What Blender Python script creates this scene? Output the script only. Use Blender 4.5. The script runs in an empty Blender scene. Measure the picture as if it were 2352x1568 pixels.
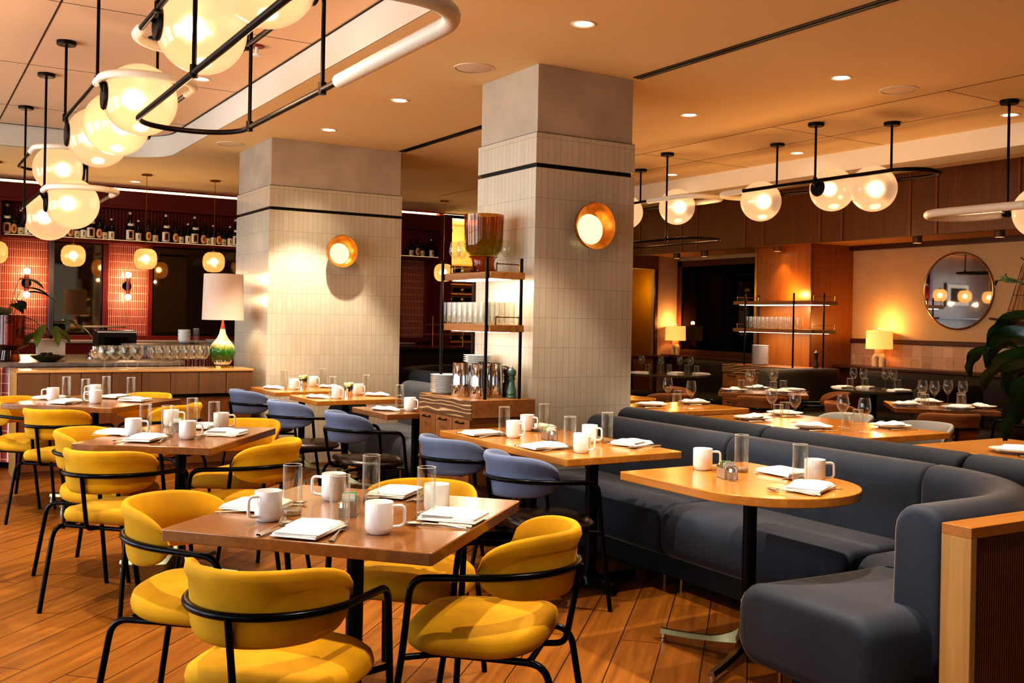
import bpy, math, random
from math import sin, cos, pi, radians as rad, sqrt, atan2, tan
from mathutils import Vector, Matrix
random.seed(7)
scene = bpy.context.scene
COL = scene.collection
scene.view_settings.view_transform = 'Standard'
scene.view_settings.look = 'High Contrast'
scene.view_settings.exposure = -0.05

# ---------------------------------------------------------------- materials
def hx(h, a=1.0):
    h = h.lstrip('#'); c = [int(h[i:i+2], 16)/255 for i in (0, 2, 4)]
    return tuple([(x/12.92 if x <= .04045 else ((x+.055)/1.055)**2.4) for x in c] + [a])
MATS = {}
class NT:
    def __init__(s, name):
        s.m = bpy.data.materials.new(name); s.m.use_nodes = True; s.t = s.m.node_tree
        s.n = s.t.nodes; s.l = s.t.links
        s.b = s.n['Principled BSDF']; s.out = s.n['Material Output']
    def add(s, ty, **kw):
        n = s.n.new(ty)
        for k, v in kw.items():
            if k in n.inputs: n.inputs[k].default_value = v
            else: setattr(n, k, v)
        return n
    def link(s, a, b): s.l.new(a, b)
    def coord(s, scale=(1, 1, 1), rot=(0, 0, 0), which='Object'):
        tc = s.add('ShaderNodeTexCoord'); mp = s.add('ShaderNodeMapping')
        mp.inputs['Scale'].default_value = scale; mp.inputs['Rotation'].default_value = rot
        s.link(tc.outputs[which], mp.inputs[0]); return mp.outputs[0]
    def ramp(s, fac, stops):
        r = s.add('ShaderNodeValToRGB'); e = r.color_ramp.elements
        while len(e) < len(stops): e.new(.5)
        for i, (p, c) in enumerate(stops): e[i].position = p; e[i].color = c
        s.link(fac, r.inputs[0]); return r.outputs[0]
    def flipior(s, fr, ior):
        # both faces of a thin wall reflect alike
        g = s.add('ShaderNodeNewGeometry'); mr = s.add('ShaderNodeMapRange'); mr.inputs[3].default_value = ior; mr.inputs[4].default_value = 1/ior
        s.link(g.outputs['Backfacing'], mr.inputs[0]); s.link(mr.outputs[0], fr.inputs[0])
    def bump(s, h, strength=.2, dist=.01):
        b = s.add('ShaderNodeBump'); b.inputs['Strength'].default_value = strength; b.inputs['Distance'].default_value = dist
        s.link(h, b.inputs['Height']); s.link(b.outputs[0], s.b.inputs['Normal'])
def pm(name, col, rough=.5, metal=0, var=0, scale=6, bump=0, bscale=60, sheen=0, coat=0, spec=None, trans=0):
    if name in MATS: return MATS[name]
    s = NT(name); c = hx(col) if isinstance(col, str) else col
    s.b.inputs['Base Color'].default_value = c
    s.b.inputs['Roughness'].default_value = rough; s.b.inputs['Metallic'].default_value = metal
    if sheen: s.b.inputs['Sheen Weight'].default_value = sheen; s.b.inputs['Sheen Roughness'].default_value = .35; s.b.inputs['Sheen Tint'].default_value = (hx('#b09c84') if 'navy' in name else tuple(min(1, x*2+.1) for x in c[:3])+(1,))
    if coat: s.b.inputs['Coat Weight'].default_value = coat; s.b.inputs['Coat Roughness'].default_value = .12
    if spec is not None: s.b.inputs['Specular IOR Level'].default_value = spec
    if var:
        n = s.add('ShaderNodeTexNoise', Scale=scale, Detail=3.0); s.link(s.coord(), n.inputs['Vector'])
        lo = tuple(x*(1-var) for x in c[:3])+(1,); hi = tuple(min(1, x*(1+var)) for x in c[:3])+(1,)
        s.link(s.ramp(n.outputs['Fac'], [(.3, lo), (.7, hi)]), s.b.inputs['Base Color'])
    if bump:
        n = s.add('ShaderNodeTexNoise', Scale=bscale, Detail=2.0); s.link(s.coord(), n.inputs['Vector']); s.bump(n.outputs['Fac'], bump)
    MATS[name] = s.m; return s.m
def em(name, col, strength):
    if name in MATS: return MATS[name]
    s = NT(name); e = s.add('ShaderNodeEmission', Color=hx(col), Strength=strength)
    s.link(e.outputs[0], s.out.inputs[0]); MATS[name] = s.m; return s.m
def wood(name, c1, c2, axis='x', rough=.35, coat=.3, grain=1.0, rotz=0, bump=.05):
    if name in MATS: return MATS[name]
    s = NT(name); sc = {'x': (1.2, 26, 26), 'y': (26, 1.2, 26), 'z': (26, 26, 1.2)}[axis]
    co = s.coord(tuple(v*grain for v in sc), (0, 0, rotz))
    n = s.add('ShaderNodeTexNoise', Scale=1.0, Detail=5.0, Roughness=.65, Distortion=.6); s.link(co, n.inputs['Vector'])
    s.link(s.ramp(n.outputs['Fac'], [(.3, hx(c1)), (.72, hx(c2))]), s.b.inputs['Base Color'])
    s.b.inputs['Roughness'].default_value = rough; s.b.inputs['Coat Weight'].default_value = coat; s.b.inputs['Coat Roughness'].default_value = .15
    if bump: s.bump(n.outputs['Fac'], bump, .003)
    MATS[name] = s.m; return s.m
def bricks(name, base1, base2, mort, bw, rh, ms, rough=.2, zoff=0.0, bump=.5, offset=0.0, metal=0, spec=.5, uoff=0.0):
    """stacked tiles on upright faces: u = x + y, v = z, all in object space"""
    if name in MATS: return MATS[name]
    s = NT(name); tc = s.add('ShaderNodeTexCoord'); sp = s.add('ShaderNodeSeparateXYZ'); s.link(tc.outputs['Object'], sp.inputs[0])
    ad = s.add('ShaderNodeMath', operation='ADD'); s.link(sp.outputs[0], ad.inputs[0]); s.link(sp.outputs[1], ad.inputs[1])
    au = s.add('ShaderNodeMath', operation='ADD'); s.link(ad.outputs[0], au.inputs[0]); au.inputs[1].default_value = uoff+100*bw
    az = s.add('ShaderNodeMath', operation='ADD'); s.link(sp.outputs[2], az.inputs[0]); az.inputs[1].default_value = zoff
    cb = s.add('ShaderNodeCombineXYZ'); s.link(au.outputs[0], cb.inputs[0]); s.link(az.outputs[0], cb.inputs[1])
    b = s.add('ShaderNodeTexBrick'); b.offset = offset; b.squash = 1.0
    for k, v in (('Scale', 1.0), ('Mortar Size', ms), ('Mortar Smooth', .3), ('Bias', 0.0), ('Brick Width', bw), ('Row Height', rh)): b.inputs[k].default_value = v
    b.inputs['Color1'].default_value = hx(base1); b.inputs['Color2'].default_value = hx(base2); b.inputs['Mortar'].default_value = hx(mort)
    s.link(cb.outputs[0], b.inputs['Vector']); s.link(b.outputs['Color'], s.b.inputs['Base Color'])
    s.b.inputs['Roughness'].default_value = rough; s.b.inputs['Specular IOR Level'].default_value = spec
    iv = s.add('ShaderNodeMath', operation='SUBTRACT'); iv.inputs[0].default_value = 1.0; s.link(b.outputs['Fac'], iv.inputs[1])
    nz = s.add('ShaderNodeTexNoise', Scale=9.0, Detail=1.0); s.link(tc.outputs['Object'], nz.inputs['Vector'])
    mx = s.add('ShaderNodeMath', operation='MULTIPLY_ADD'); s.link(nz.outputs['Fac'], mx.inputs[0]); mx.inputs[1].default_value = .5; s.link(iv.outputs[0], mx.inputs[2])
    s.bump(mx.outputs[0], bump, .002)
    MATS[name] = s.m; return s.m
def thin_glass(name, tint='#ffffff', refl=1.0, ior=1.5):
    if name in MATS: return MATS[name]
    s = NT(name); s.n.remove(s.b)
    tr = s.add('ShaderNodeBsdfTransparent', Color=hx(tint)); gl = s.add('ShaderNodeBsdfGlossy', Roughness=.02)
    fr = s.add('ShaderNodeFresnel', IOR=ior); mx = s.add('ShaderNodeMixShader'); s.flipior(fr, ior)
    mu = s.add('ShaderNodeMath', operation='MULTIPLY'); mu.inputs[1].default_value = refl
    s.link(fr.outputs[0], mu.inputs[0]); s.link(mu.outputs[0], mx.inputs[0]); s.link(tr.outputs[0], mx.inputs[1]); s.link(gl.outputs[0], mx.inputs[2])
    lw = s.add('ShaderNodeLayerWeight', Blend=.12); m2 = s.add('ShaderNodeMixShader'); df = s.add('ShaderNodeBsdfDiffuse', Color=(.9, .88, .84, 1))  # pale diffuse painted on grazing edges, as if the glass caught light
    mu2 = s.add('ShaderNodeMath', operation='MULTIPLY'); mu2.inputs[1].default_value = .46; s.link(lw.outputs['Facing'], mu2.inputs[0])
    s.link(mu2.outputs[0], m2.inputs[0]); s.link(mx.outputs[0], m2.inputs[1]); s.link(df.outputs[0], m2.inputs[2])
    s.link(m2.outputs[0], s.out.inputs[0]); MATS[name] = s.m; return s.m
def tint_glass(name, ctop, cbot, z0, z1):
    s = NT(name); s.n.remove(s.b)
    tc = s.add('ShaderNodeTexCoord'); sp = s.add('ShaderNodeSeparateXYZ'); s.link(tc.outputs['Object'], sp.inputs[0])
    mr = s.add('ShaderNodeMapRange'); mr.inputs[1].default_value = z0; mr.inputs[2].default_value = z1; s.link(sp.outputs[2], mr.inputs[0])
    col = s.ramp(mr.outputs[0], [(0, hx(cbot)), (1, hx(ctop))])
    tr = s.add('ShaderNodeBsdfTransparent'); s.link(col, tr.inputs[0]); gl = s.add('ShaderNodeBsdfGlossy', Roughness=.03)
    tl = s.add('ShaderNodeBsdfTranslucent'); s.link(col, tl.inputs[0])
    m0 = s.add('ShaderNodeMixShader'); m0.inputs[0].default_value = .10; s.link(tr.outputs[0], m0.inputs[1]); s.link(tl.outputs[0], m0.inputs[2])
    fr = s.add('ShaderNodeFresnel', IOR=1.5); mx = s.add('ShaderNodeMixShader'); s.flipior(fr, 1.5)
    s.link(fr.outputs[0], mx.inputs[0]); s.link(m0.outputs[0], mx.inputs[1]); s.link(gl.outputs[0], mx.inputs[2]); s.link(mx.outputs[0], s.out.inputs[0])
    MATS[name] = s.m; return s.m
def frosted(name, tint, base, strength):
    """frosted glass shell around a real bulb: rough refraction plus a faint glow of the lit shell"""
    s = NT(name); s.n.remove(s.b)
    rf = s.add('ShaderNodeBsdfRefraction', Color=hx(tint), Roughness=.8, IOR=1.12)
    e = s.add('ShaderNodeEmission', Color=hx(base), Strength=strength); gl = s.add('ShaderNodeBsdfGlossy', Roughness=.15)
    ad = s.add('ShaderNodeAddShader'); s.link(rf.outputs[0], ad.inputs[0]); s.link(e.outputs[0], ad.inputs[1])
    mx = s.add('ShaderNodeMixShader'); mx.inputs[0].default_value = .06; s.link(ad.outputs[0], mx.inputs[1]); s.link(gl.outputs[0], mx.inputs[2])
    s.link(mx.outputs[0], s.out.inputs[0]); MATS[name] = s.m; return s.m

def floor_mat():
    s = NT('oak_floor'); co = s.coord((1, 1, 1), (0, 0, rad(-45)))
    b = s.add('ShaderNodeTexBrick'); b.offset = .37
    for k, v in (('Scale', 1.0), ('Mortar Size', .0028), ('Mortar Smooth', .1), ('Brick Width', 1.7), ('Row Height', .185)): b.inputs[k].default_value = v
    b.inputs['Color1'].default_value = (.2, .2, .2, 1); b.inputs['Color2'].default_value = (.8, .8, .8, 1); b.inputs['Mortar'].default_value = (0, 0, 0, 1)
    s.link(co, b.inputs['Vector'])
    mp = s.add('ShaderNodeMapping'); mp.inputs['Scale'].default_value = (1.3, 22, 1); s.link(co, mp.inputs[0])
    n = s.add('ShaderNodeTexNoise', Scale=1.0, Detail=5.0, Roughness=.6, Distortion=.5); s.link(mp.outputs[0], n.inputs['Vector'])
    c = s.ramp(n.outputs['Fac'], [(.25, hx('#6e4315')), (.75, hx('#a36c28'))])
    hs = s.add('ShaderNodeMix'); hs.data_type = 'RGBA'; hs.blend_type = 'MULTIPLY'; hs.inputs[0].default_value = 1.0
    s.link(c, hs.inputs[6]); s.link(s.ramp(b.outputs['Color'], [(0, (.12, .1, .08, 1)), (.19, (.8, .78, .76, 1)), (.8, (1, 1, 1, 1))]), hs.inputs[7])
    s.link(hs.outputs[2], s.b.inputs['Base Color'])
    s.b.inputs['Roughness'].default_value = .38; s.b.inputs['Specular IOR Level'].default_value = .4
    s.bump(n.outputs['Fac'], .08, .003); return s.m

def fluted(name, c1, c2, pitch):
    s = NT(name); tc = s.add('ShaderNodeTexCoord'); sp = s.add('ShaderNodeSeparateXYZ'); s.link(tc.outputs['Object'], sp.inputs[0])
    ad = s.add('ShaderNodeMath', operation='ADD'); s.link(sp.outputs[0], ad.inputs[0]); s.link(sp.outputs[1], ad.inputs[1])
    mu = s.add('ShaderNodeMath', operation='MULTIPLY'); mu.inputs[1].default_value = 2*pi/pitch; s.link(ad.outputs[0], mu.inputs[0])
    sn = s.add('ShaderNodeMath', operation='SINE'); s.link(mu.outputs[0], sn.inputs[0])
    mr = s.add('ShaderNodeMapRange'); mr.inputs[1].default_value = -1; mr.inputs[2].default_value = 1; s.link(sn.outputs[0], mr.inputs[0])
    s.link(s.ramp(mr.outputs[0], [(0, hx(c1)), (.35, hx(c2)), (1, hx(c2))]), s.b.inputs['Base Color']); s.b.inputs['Roughness'].default_value = .45
    s.bump(mr.outputs[0], .6, .006); MATS[name] = s.m; return s.m

def swirl(name):
    s = NT(name); co = s.coord((2.2, 1.6, 7))
    w = s.add('ShaderNodeTexWave', Scale=1.6, Distortion=9.0, Detail=1.5); w.inputs['Detail Scale'].default_value = 1.1; w.wave_type = 'RINGS'; s.link(co, w.inputs['Vector'])
    s.link(s.ramp(w.outputs['Fac'], [(0, hx('#5d4128')), (.80, hx('#6f4e30')), (.93, hx('#b39468')), (1, hx('#cbb083'))]), s.b.inputs['Base Color'])
    s.b.inputs['Roughness'].default_value = .4; MATS[name] = s.m; return s.m
M_floor = floor_mat()
M_ceil = pm('ceiling_paint', '#f2d6a6', .9)
M_tray = pm('tray_paint', '#f0cba6', .85)
M_soffit = pm('soffit_paint', '#e6dccb', .8)
M_groove = pm('dark_groove', '#3a2a1c', .9)
M_slot = pm('slot_black', '#060504', .6)
M_plaster = pm('column_plaster', '#c2b6a4', .7, var=.13, scale=3, bump=.15, bscale=9)
M_tile = bricks('column_tile', '#d3cbb9', '#ccc4b1', '#a39880', .0485, .1967, .0012, .16, zoff=-2.42+.1967*20, bump=.35)
M_black = pm('black_metal', '#0b0a0a', .28, .6)
M_bronze = pm('bronze_metal', '#221a13', .42, .75)
M_brass = pm('brass', '#b08a4a', .25, 1)
M_champ = pm('champagne_metal', '#8d8463', .3, 1)
M_chrome = pm('chrome', '#e0dcd6', .07, 1)
M_steel = pm('cutlery_steel', '#ddd4c8', .28, 1)
M_wrap = pm('cream_leather', '#efe4cf', .5, bump=.1, bscale=200)
M_top1 = wood('tabletop_walnut', '#80552e', '#986836', 'x', .22, .6)
M_topd = wood('tabletop_edge', '#7d5c40', '#9a7450', 'x', .35, .2)
M_top2 = wood('tabletop_oak', '#b3762f', '#cf9444', 'y', .22, .6)
M_yellow = pm('mustard_velvet', '#c39300', .8, var=.22, scale=5, sheen=.1)
M_yback = M_yellow
M_blue = pm('slate_blue_fabric', '#6f7c96', .9, var=.08, scale=8, sheen=.1)
M_tan = pm('caramel_velvet', '#7c4d20', .8, var=.15, sheen=.2)
M_bleather = pm('brown_black_leather', '#2d211b', .3, bump=.12, bscale=14)
M_sofa = pm('navy_velvet', '#2e3644', .72, var=.25, scale=3.2, sheen=.75)
M_sofa2 = pm('charcoal_velvet', '#20262f', .75, var=.2, scale=3, sheen=.3)
M_booth = pm('olive_brown_upholstery', '#30281c', .7, var=.15)
M_por = pm('white_porcelain', '#eceae6', .12, spec=.6)
M_linen = pm('white_linen', '#f0ede6', .85, bump=.15, bscale=60)
M_glass = thin_glass('clear_glass', '#fbfaf6', 1.0, 1.5)
M_wood_cab = wood('cabinet_oak', '#7c5127', '#97652f', 'z', .45, .15)
M_wood_slab = wood('slab_oak', '#80562e', '#a87845', 'y', .45, .15, grain=.6)
M_swirl = swirl('swirl_grain_oak')
M_wood_pan = wood('wall_panel_walnut', '#6b431c', '#805426', 'z', .4, .2)
M_wood_block = wood('block_panel', '#85501c', '#9a6228', 'z', .38, .3)
M_wood_dark = wood('dark_rail_wood', '#4a2812', '#5f351a', 'y', .4, .2)
M_console = wood('console_panel', '#6a4d33', '#7c5b3d', 'z', .45, .1)
M_console2 = wood('console_lower', '#6b4220', '#80512a', 'z', .5, .1)
M_part = wood('partition_oak', '#a57f48', '#c39a5c', 'z', .45, .1)
M_parttop = wood('partition_top', '#a06a2c', '#b97e38', 'x', .4, .2)
M_flute = fluted('fluted_oak', '#3a1c0a', '#7c4a22', .012)
M_red = pm('oxblood_paint', '#5e0f10', .4, var=.05)
M_redflute = fluted('oxblood_flutes', '#2c0507', '#7c1312', .045)
M_redtile = bricks('red_lattice_tile', '#7a3028', '#853a30', '#e0b29a', .026, .105, .0022, .3, bump=.3)
M_redtile2 = bricks('bar_front_tile', '#a05040', '#964437', '#f1d8c4', .022, .085, .0025, .25, bump=.3)
M_stone = pm('grey_stone', '#8a8078', .3, var=.25, scale=18)
M_warmwall = pm('warm_plaster_wall', '#d0ad82', .85, var=.04)
M_beige = pm('beige_wall', '#b89a80', .85)
M_mirror = pm('mirror_glass', '#e8e4de', .02, 1)
M_smoke = pm('smoked_mirror', '#7d6a52', .03, 1)
M_darkmir = pm('dark_mirror', '#2c2521', .03, 1)
M_amberglass = None
M_shade = None
M_leaf = pm('glossy_leaf', '#16350f', .3, var=.4, scale=10)
M_leaf2 = pm('olive_leaf', '#5a6a28', .35, var=.4, scale=8)
M_stem = pm('leaf_stem', '#33401c', .6)
M_terr = pm('cream_ceramic', '#d9bd93', .6)
M_winebottle = pm('dark_bottle_glass', '#0d0a08', .1, spec=.6)
M_lab = pm('bottle_paper', '#e6dcc4', .7)
M_labr = pm('label_print_rust', '#a24a26', .7)
M_labk = pm('label_print_black', '#2a1d18', .7)
M_silvercap = pm('foil_cap', '#d8cfc0', .4)
M_green = pm('mint_paper', '#8fc99a', .7)
M_pack = pm('white_packet', '#ece8dd', .7)
M_packy = pm('yellow_packet', '#e0b84a', .7)
M_caddy = pm('white_metal_caddy', '#b9b4ac', .3, .7)
M_mill = pm('sage_lacquer', '#4f6a5c', .25, coat=.4)
M_milld = pm('dark_mill_wood', '#3a2a20', .3)
M_rubber = pm('rubber_black', '#080808', .6)
E_down = em('downlight_lens', '#fff0d2', 14)
E_bulb = em('warm_bulb', '#ffe2b6', 30)
E_bulb2 = em('round_bulb', '#ffdca6', 14)
M_globe = frosted('globe_frosted', '#fff0e0', '#ffca9e', .36)
M_lantern = frosted('lantern_opal', '#ffecd0', '#ffc078', .42)

# ---------------------------------------------------------------- mesh kit
class MB:
    def __init__(s): s.v = []; s.f = []
    def add(s, vs, fs, M=None):
        o = len(s.v)
        s.v += [tuple(M @ Vector(p)) for p in vs] if M is not None else [tuple(p) for p in vs]
        s.f += [tuple(i+o for i in f) for f in fs]; return s
    def box(s, x0, x1, y0, y1, z0, z1, M=None):
        v = [(x, y, z) for x in (x0, x1) for y in (y0, y1) for z in (z0, z1)]
        f = [(0, 1, 3, 2), (4, 6, 7, 5), (0, 4, 5, 1), (2, 3, 7, 6), (0, 2, 6, 4), (1, 5, 7, 3)]
        return s.add(v, f, M)
    def lathe(s, prof, n=24, M=None, c=(0, 0, 0)):
        vs = []; fs = []; m = len(prof)
        for i in range(n):
            a = 2*pi*i/n
            for r, z in prof: vs.append((c[0]+r*cos(a), c[1]+r*sin(a), c[2]+z))
        for i in range(n):
            j = (i+1) % n
            for k in range(m-1):
                a0, a1, b0, b1 = i*m+k, i*m+k+1, j*m+k, j*m+k+1
                if prof[k][0] < 1e-6 and prof[k+1][0] < 1e-6: continue
                if prof[k][0] < 1e-6: fs.append((a0, b1, a1))
                elif prof[k+1][0] < 1e-6: fs.append((a0, b0, a1))
                else: fs.append((a0, b0, b1, a1))
        return s.add(vs, fs, M)
    def tube(s, pts, r, seg=8, closed=False, M=None, cap=True):
        P = [Vector(p) for p in pts]; n = len(P); rs = r if callable(r) else (lambda i, q=r: q)
        T = []
        for i in range(n):
            a = P[(i-1) % n] if (closed or i > 0) else P[0]; b = P[(i+1) % n] if (closed or i < n-1) else P[-1]
            t = (b-a); T.append(t.normalized() if t.length > 1e-9 else Vector((0, 0, 1)))
        up = Vector((0, 0, 1)) if abs(T[0].z) < .9 else Vector((1, 0, 0))
        N = (up - T[0]*up.dot(T[0])).normalized(); vs = []; fs = []
        for i in range(n):
            if i:
                N = N - T[i]*N.dot(T[i]); N = N.normalized() if N.length > 1e-6 else Vector((1, 0, 0))
            B = T[i].cross(N)
            for k in range(seg):
                a = 2*pi*k/seg; vs.append(tuple(P[i] + (N*cos(a)+B*sin(a))*rs(i)))
        for i in range(n if closed else n-1):
            j = (i+1) % n
            for k in range(seg):
                l = (k+1) % seg; fs.append((i*seg+k, i*seg+l, j*seg+l, j*seg+k))
        if not closed and cap: fs.append(tuple(range(seg))[::-1]); fs.append(tuple((n-1)*seg+k for k in range(seg)))
        return s.add(vs, fs, M)
    def grid(s, rows, closed_u=False, closed_v=False, M=None):
        nu = len(rows); nv = len(rows[0]); vs = [p for r in rows for p in r]; fs = []
        for i in range(nu if closed_u else nu-1):
            for j in range(nv if closed_v else nv-1):
                i2 = (i+1) % nu; j2 = (j+1) % nv; fs.append((i*nv+j, i2*nv+j, i2*nv+j2, i*nv+j2))
        return s.add(vs, fs, M)
    def prism(s, poly, z0, z1, M=None):
        n = len(poly); vs = [(x, y, z0) for x, y in poly]+[(x, y, z1) for x, y in poly]
        fs = [tuple(range(n))[::-1], tuple(range(n, 2*n))]+[(i, (i+1) % n, n+(i+1) % n, n+i) for i in range(n)]
        return s.add(vs, fs, M)
def link(o, parent=None):
    COL.objects.link(o)
    if parent is not None: o.parent = parent
    return o
def mk(name, mb, mat, parent=None, loc=None, rotz=0, bevel=0, smooth=35, sub=0, bseg=2):
    me = bpy.data.meshes.new(name); me.from_pydata(mb.v, [], mb.f); me.update()
    import bmesh
    bm = bmesh.new(); bm.from_mesh(me); bmesh.ops.recalc_face_normals(bm, faces=bm.faces); bm.to_mesh(me); bm.free()
    me.materials.append(mat)
    if smooth:
        me.polygons.foreach_set('use_smooth', [True]*len(me.polygons)); me.set_sharp_from_angle(angle=rad(smooth))
    o = bpy.data.objects.new(name, me); link(o, parent)
    if loc is not None: o.location = loc
    o.rotation_euler = (0, 0, rotz)
    if bevel:
        b = o.modifiers.new('bevel', 'BEVEL'); b.width = bevel; b.segments = bseg; b.limit_method = 'ANGLE'; b.angle_limit = rad(40)
        b.harden_normals = False
    if sub:
        m = o.modifiers.new('sub', 'SUBSURF'); m.levels = sub; m.render_levels = sub
    return o
def tag(o, label, cat, group=None):
    o['label'] = label; o['category'] = cat
    if group: o['group'] = group
    elif 'group' in o.keys(): del o['group']
    return o
def empty(name, label, cat, loc=(0, 0, 0), rotz=0, group=None):
    o = bpy.data.objects.new(name, None); o.empty_display_size = .1; link(o); o.location = loc; o.rotation_euler = (0, 0, rotz)
    return tag(o, label, cat, group)
def struct(name, mb, mat, parent=None, bevel=0, smooth=35):
    o = mk(name, mb, mat, parent, bevel=bevel, smooth=smooth)
    if parent is None: o['kind'] = 'structure'
    return o
KIDS = {}
def kids(o):
    return [c for c in COL.objects if c.parent == o]
def dup(root, label, loc, rotz=0, group=None):
    if root.name not in KIDS:
        KIDS[root.name] = [(c, [g for g in COL.objects if g.parent == c]) for c in COL.objects if c.parent == root]
    r = root.copy(); COL.objects.link(r); r.location = loc; r.rotation_euler = (0, 0, rotz)
    tag(r, label, root['category'], group if group is not None else root.get('group'))
    for c, gs in KIDS[root.name]:
        d = c.copy(); COL.objects.link(d); d.parent = r
        for g in gs:
            e = g.copy(); COL.objects.link(e); e.parent = d
    return r
USED = set()
def place(proto, label, loc, rotz=0, group=None):
    """the first call moves the prototype itself, later calls copy it"""
    if proto.name not in USED:
        USED.add(proto.name); proto.location = loc; proto.rotation_euler = (0, 0, rotz); tag(proto, label, proto['category'], group)
        KIDS[proto.name] = [(c, [g for g in COL.objects if g.parent == c]) for c in COL.objects if c.parent == proto]
        return proto
    return dup(proto, label, loc, rotz, group)
def fillet(pts, r, n=6):
    P = [Vector(p) for p in pts]; out = [P[0]]
    for i in range(1, len(P)-1):
        a, b, c = P[i-1], P[i], P[i+1]; u = (a-b); w = (c-b); rr = min(r, u.length*.49, w.length*.49)
        p0 = b+u.normalized()*rr; p2 = b+w.normalized()*rr
        for k in range(n+1):
            t = k/n; out.append(p0*(1-t)**2+b*2*t*(1-t)+p2*t*t)
    out.append(P[-1]); return out
def rrect(cx, cy, w, h, r, n=5):
    out = []
    for sx, sy, a0 in ((1, 1, 0), (-1, 1, 90), (-1, -1, 180), (1, -1, 270)):
        for k in range(n+1):
            a = rad(a0+90*k/n); out.append((cx+sx*(w/2-r)+r*cos(a), cy+sy*(h/2-r)+r*sin(a)))
    return out
ORD = ['first', 'second', 'third', 'fourth', 'fifth', 'sixth', 'seventh', 'eighth', 'ninth', 'tenth', 'eleventh', 'twelfth', 'thirteenth', 'fourteenth', 'fifteenth', 'sixteenth', 'seventeenth', 'eighteenth', 'nineteenth', 'twentieth', 'twenty-first', 'twenty-second', 'twenty-third', 'twenty-fourth', 'twenty-fifth', 'twenty-sixth', 'twenty-seventh', 'twenty-eighth', 'twenty-ninth', 'thirtieth']
def Rz(a): return Matrix.Rotation(a, 4, 'Z')
def Tr(x, y, z): return Matrix.Translation((x, y, z))

# ---------------------------------------------------------------- camera
YAW = .5485; ROLL = .0189
cd = bpy.data.cameras.new('camera'); cam = bpy.data.objects.new('camera', cd); link(cam)
fwv = Vector((sin(YAW), cos(YAW), 0)); r0 = Vector((cos(YAW), -sin(YAW), 0)); u0 = Vector((0, 0, 1))
Rv = r0*cos(ROLL)+u0*sin(ROLL); Uv = -r0*sin(ROLL)+u0*cos(ROLL)
mw = Matrix((Rv, Uv, -fwv)).transposed().to_4x4(); mw.translation = Vector((0, 0, 1.42)); cam.matrix_world = mw
cd.sensor_width = 36; cd.lens = 2300/2352*36; cd.shift_y = -50/2352; cd.clip_start = .05; cd.clip_end = 100
scene.camera = cam
# ================================================================ ROOM SHELL
CZ = 3.10; TZ = 3.33; LZ = 2.42; XR = 10.2; YB = 14.3
XL = -3.2; YN = -3.2
struct('floor', MB().box(XL, XR+.3, YN, 16.4, -.05, 0), M_floor, smooth=0)
# main ceiling with the raised tray cut out (tray: X < 2.45, Y < 11.45, rounded corner)
arc = [(2.45-.55+.55*cos(rad(a)), 11.45-.55+.55*sin(rad(a))) for a in range(0, 91, 6)]
m = MB(); m.prism([(2.45, YN), (9.15, YN), (9.15, 14.24), (XL, 14.24), (XL, 11.45)]+arc[::-1], CZ, CZ+.05)
# prism of a concave outline: build it as strips instead
m = MB(); m.box(2.45, 9.2, YN, 14.24, CZ, CZ+.003); m.box(XL, 2.45, 11.45, 14.24, CZ, CZ+.003)
m.prism([(2.4501, 11.4501)]+arc, CZ, CZ+.003)
struct('ceiling', m, M_ceil, smooth=0)
struct('ceiling_tray', MB().box(XL, 2.5, YN, 11.5, TZ, TZ+.04), M_tray, smooth=0)
sp = [(2.45, YN)]+arc+[(XL, 11.45)]
m = MB(); rows = [[(x, y, CZ), (x, y, TZ)] for x, y in sp]; m.grid(rows)
struct('trim_1', m, M_soffit)
m = MB()
for i in range(len(sp)-1):
    (a, b), (c, d) = sp[i], sp[i+1]; t = Vector((c-a, d-b, 0)).normalized(); nrm = Vector((t.y, -t.x, 0))*-.008
    m.add([(a, b, TZ-.006), (c, d, TZ-.006), (c+nrm.x*2, d+nrm.y*2, TZ-.006), (a+nrm.x*2, b+nrm.y*2, TZ-.006)], [(0, 1, 2, 3)])
struct('trim_2', m, M_groove, smooth=0)
# panel joints of the two ceilings
m = MB(); m.box(.812, .822, YN, 11.45, TZ-.002, TZ+.001)
for y in (3.1, 4.9, 6.75, 8.6, 10.4): m.box(XL, 2.44, y, y+.005, TZ-.0015, TZ+.001)
struct('trim_3', m, M_groove, smooth=0)
m = MB(); m.box(6.295, 6.302, YN, 12.3, CZ-.0015, CZ+.001); m.box(7.015, 7.020, 3.2, 12, CZ-.0015, CZ+.001)
for y in (4.46, 6.13, 7.87, 9.6): m.box(6.3, 7.74, y, y+.005, CZ-.0012, CZ+.001)
struct('trim_4', m, M_groove, smooth=0)
for k, (y0, y1) in enumerate(((-1.5, 5.455), (6.35, 9.25))):
    o = mk('linear_diffuser', MB().box(4.27, 4.35, y0, y1, CZ-.004, CZ+.002), M_slot, smooth=0)
    tag(o, ['long black slot air diffuser running toward the right end of the tiled pillar', 'black slot air diffuser between the two tiled pillars'][k], 'diffuser')
    mk('center_blade', MB().box(4.306, 4.314, y0, y1, CZ-.007, CZ-.003), M_bronze, o, smooth=0)
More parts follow.
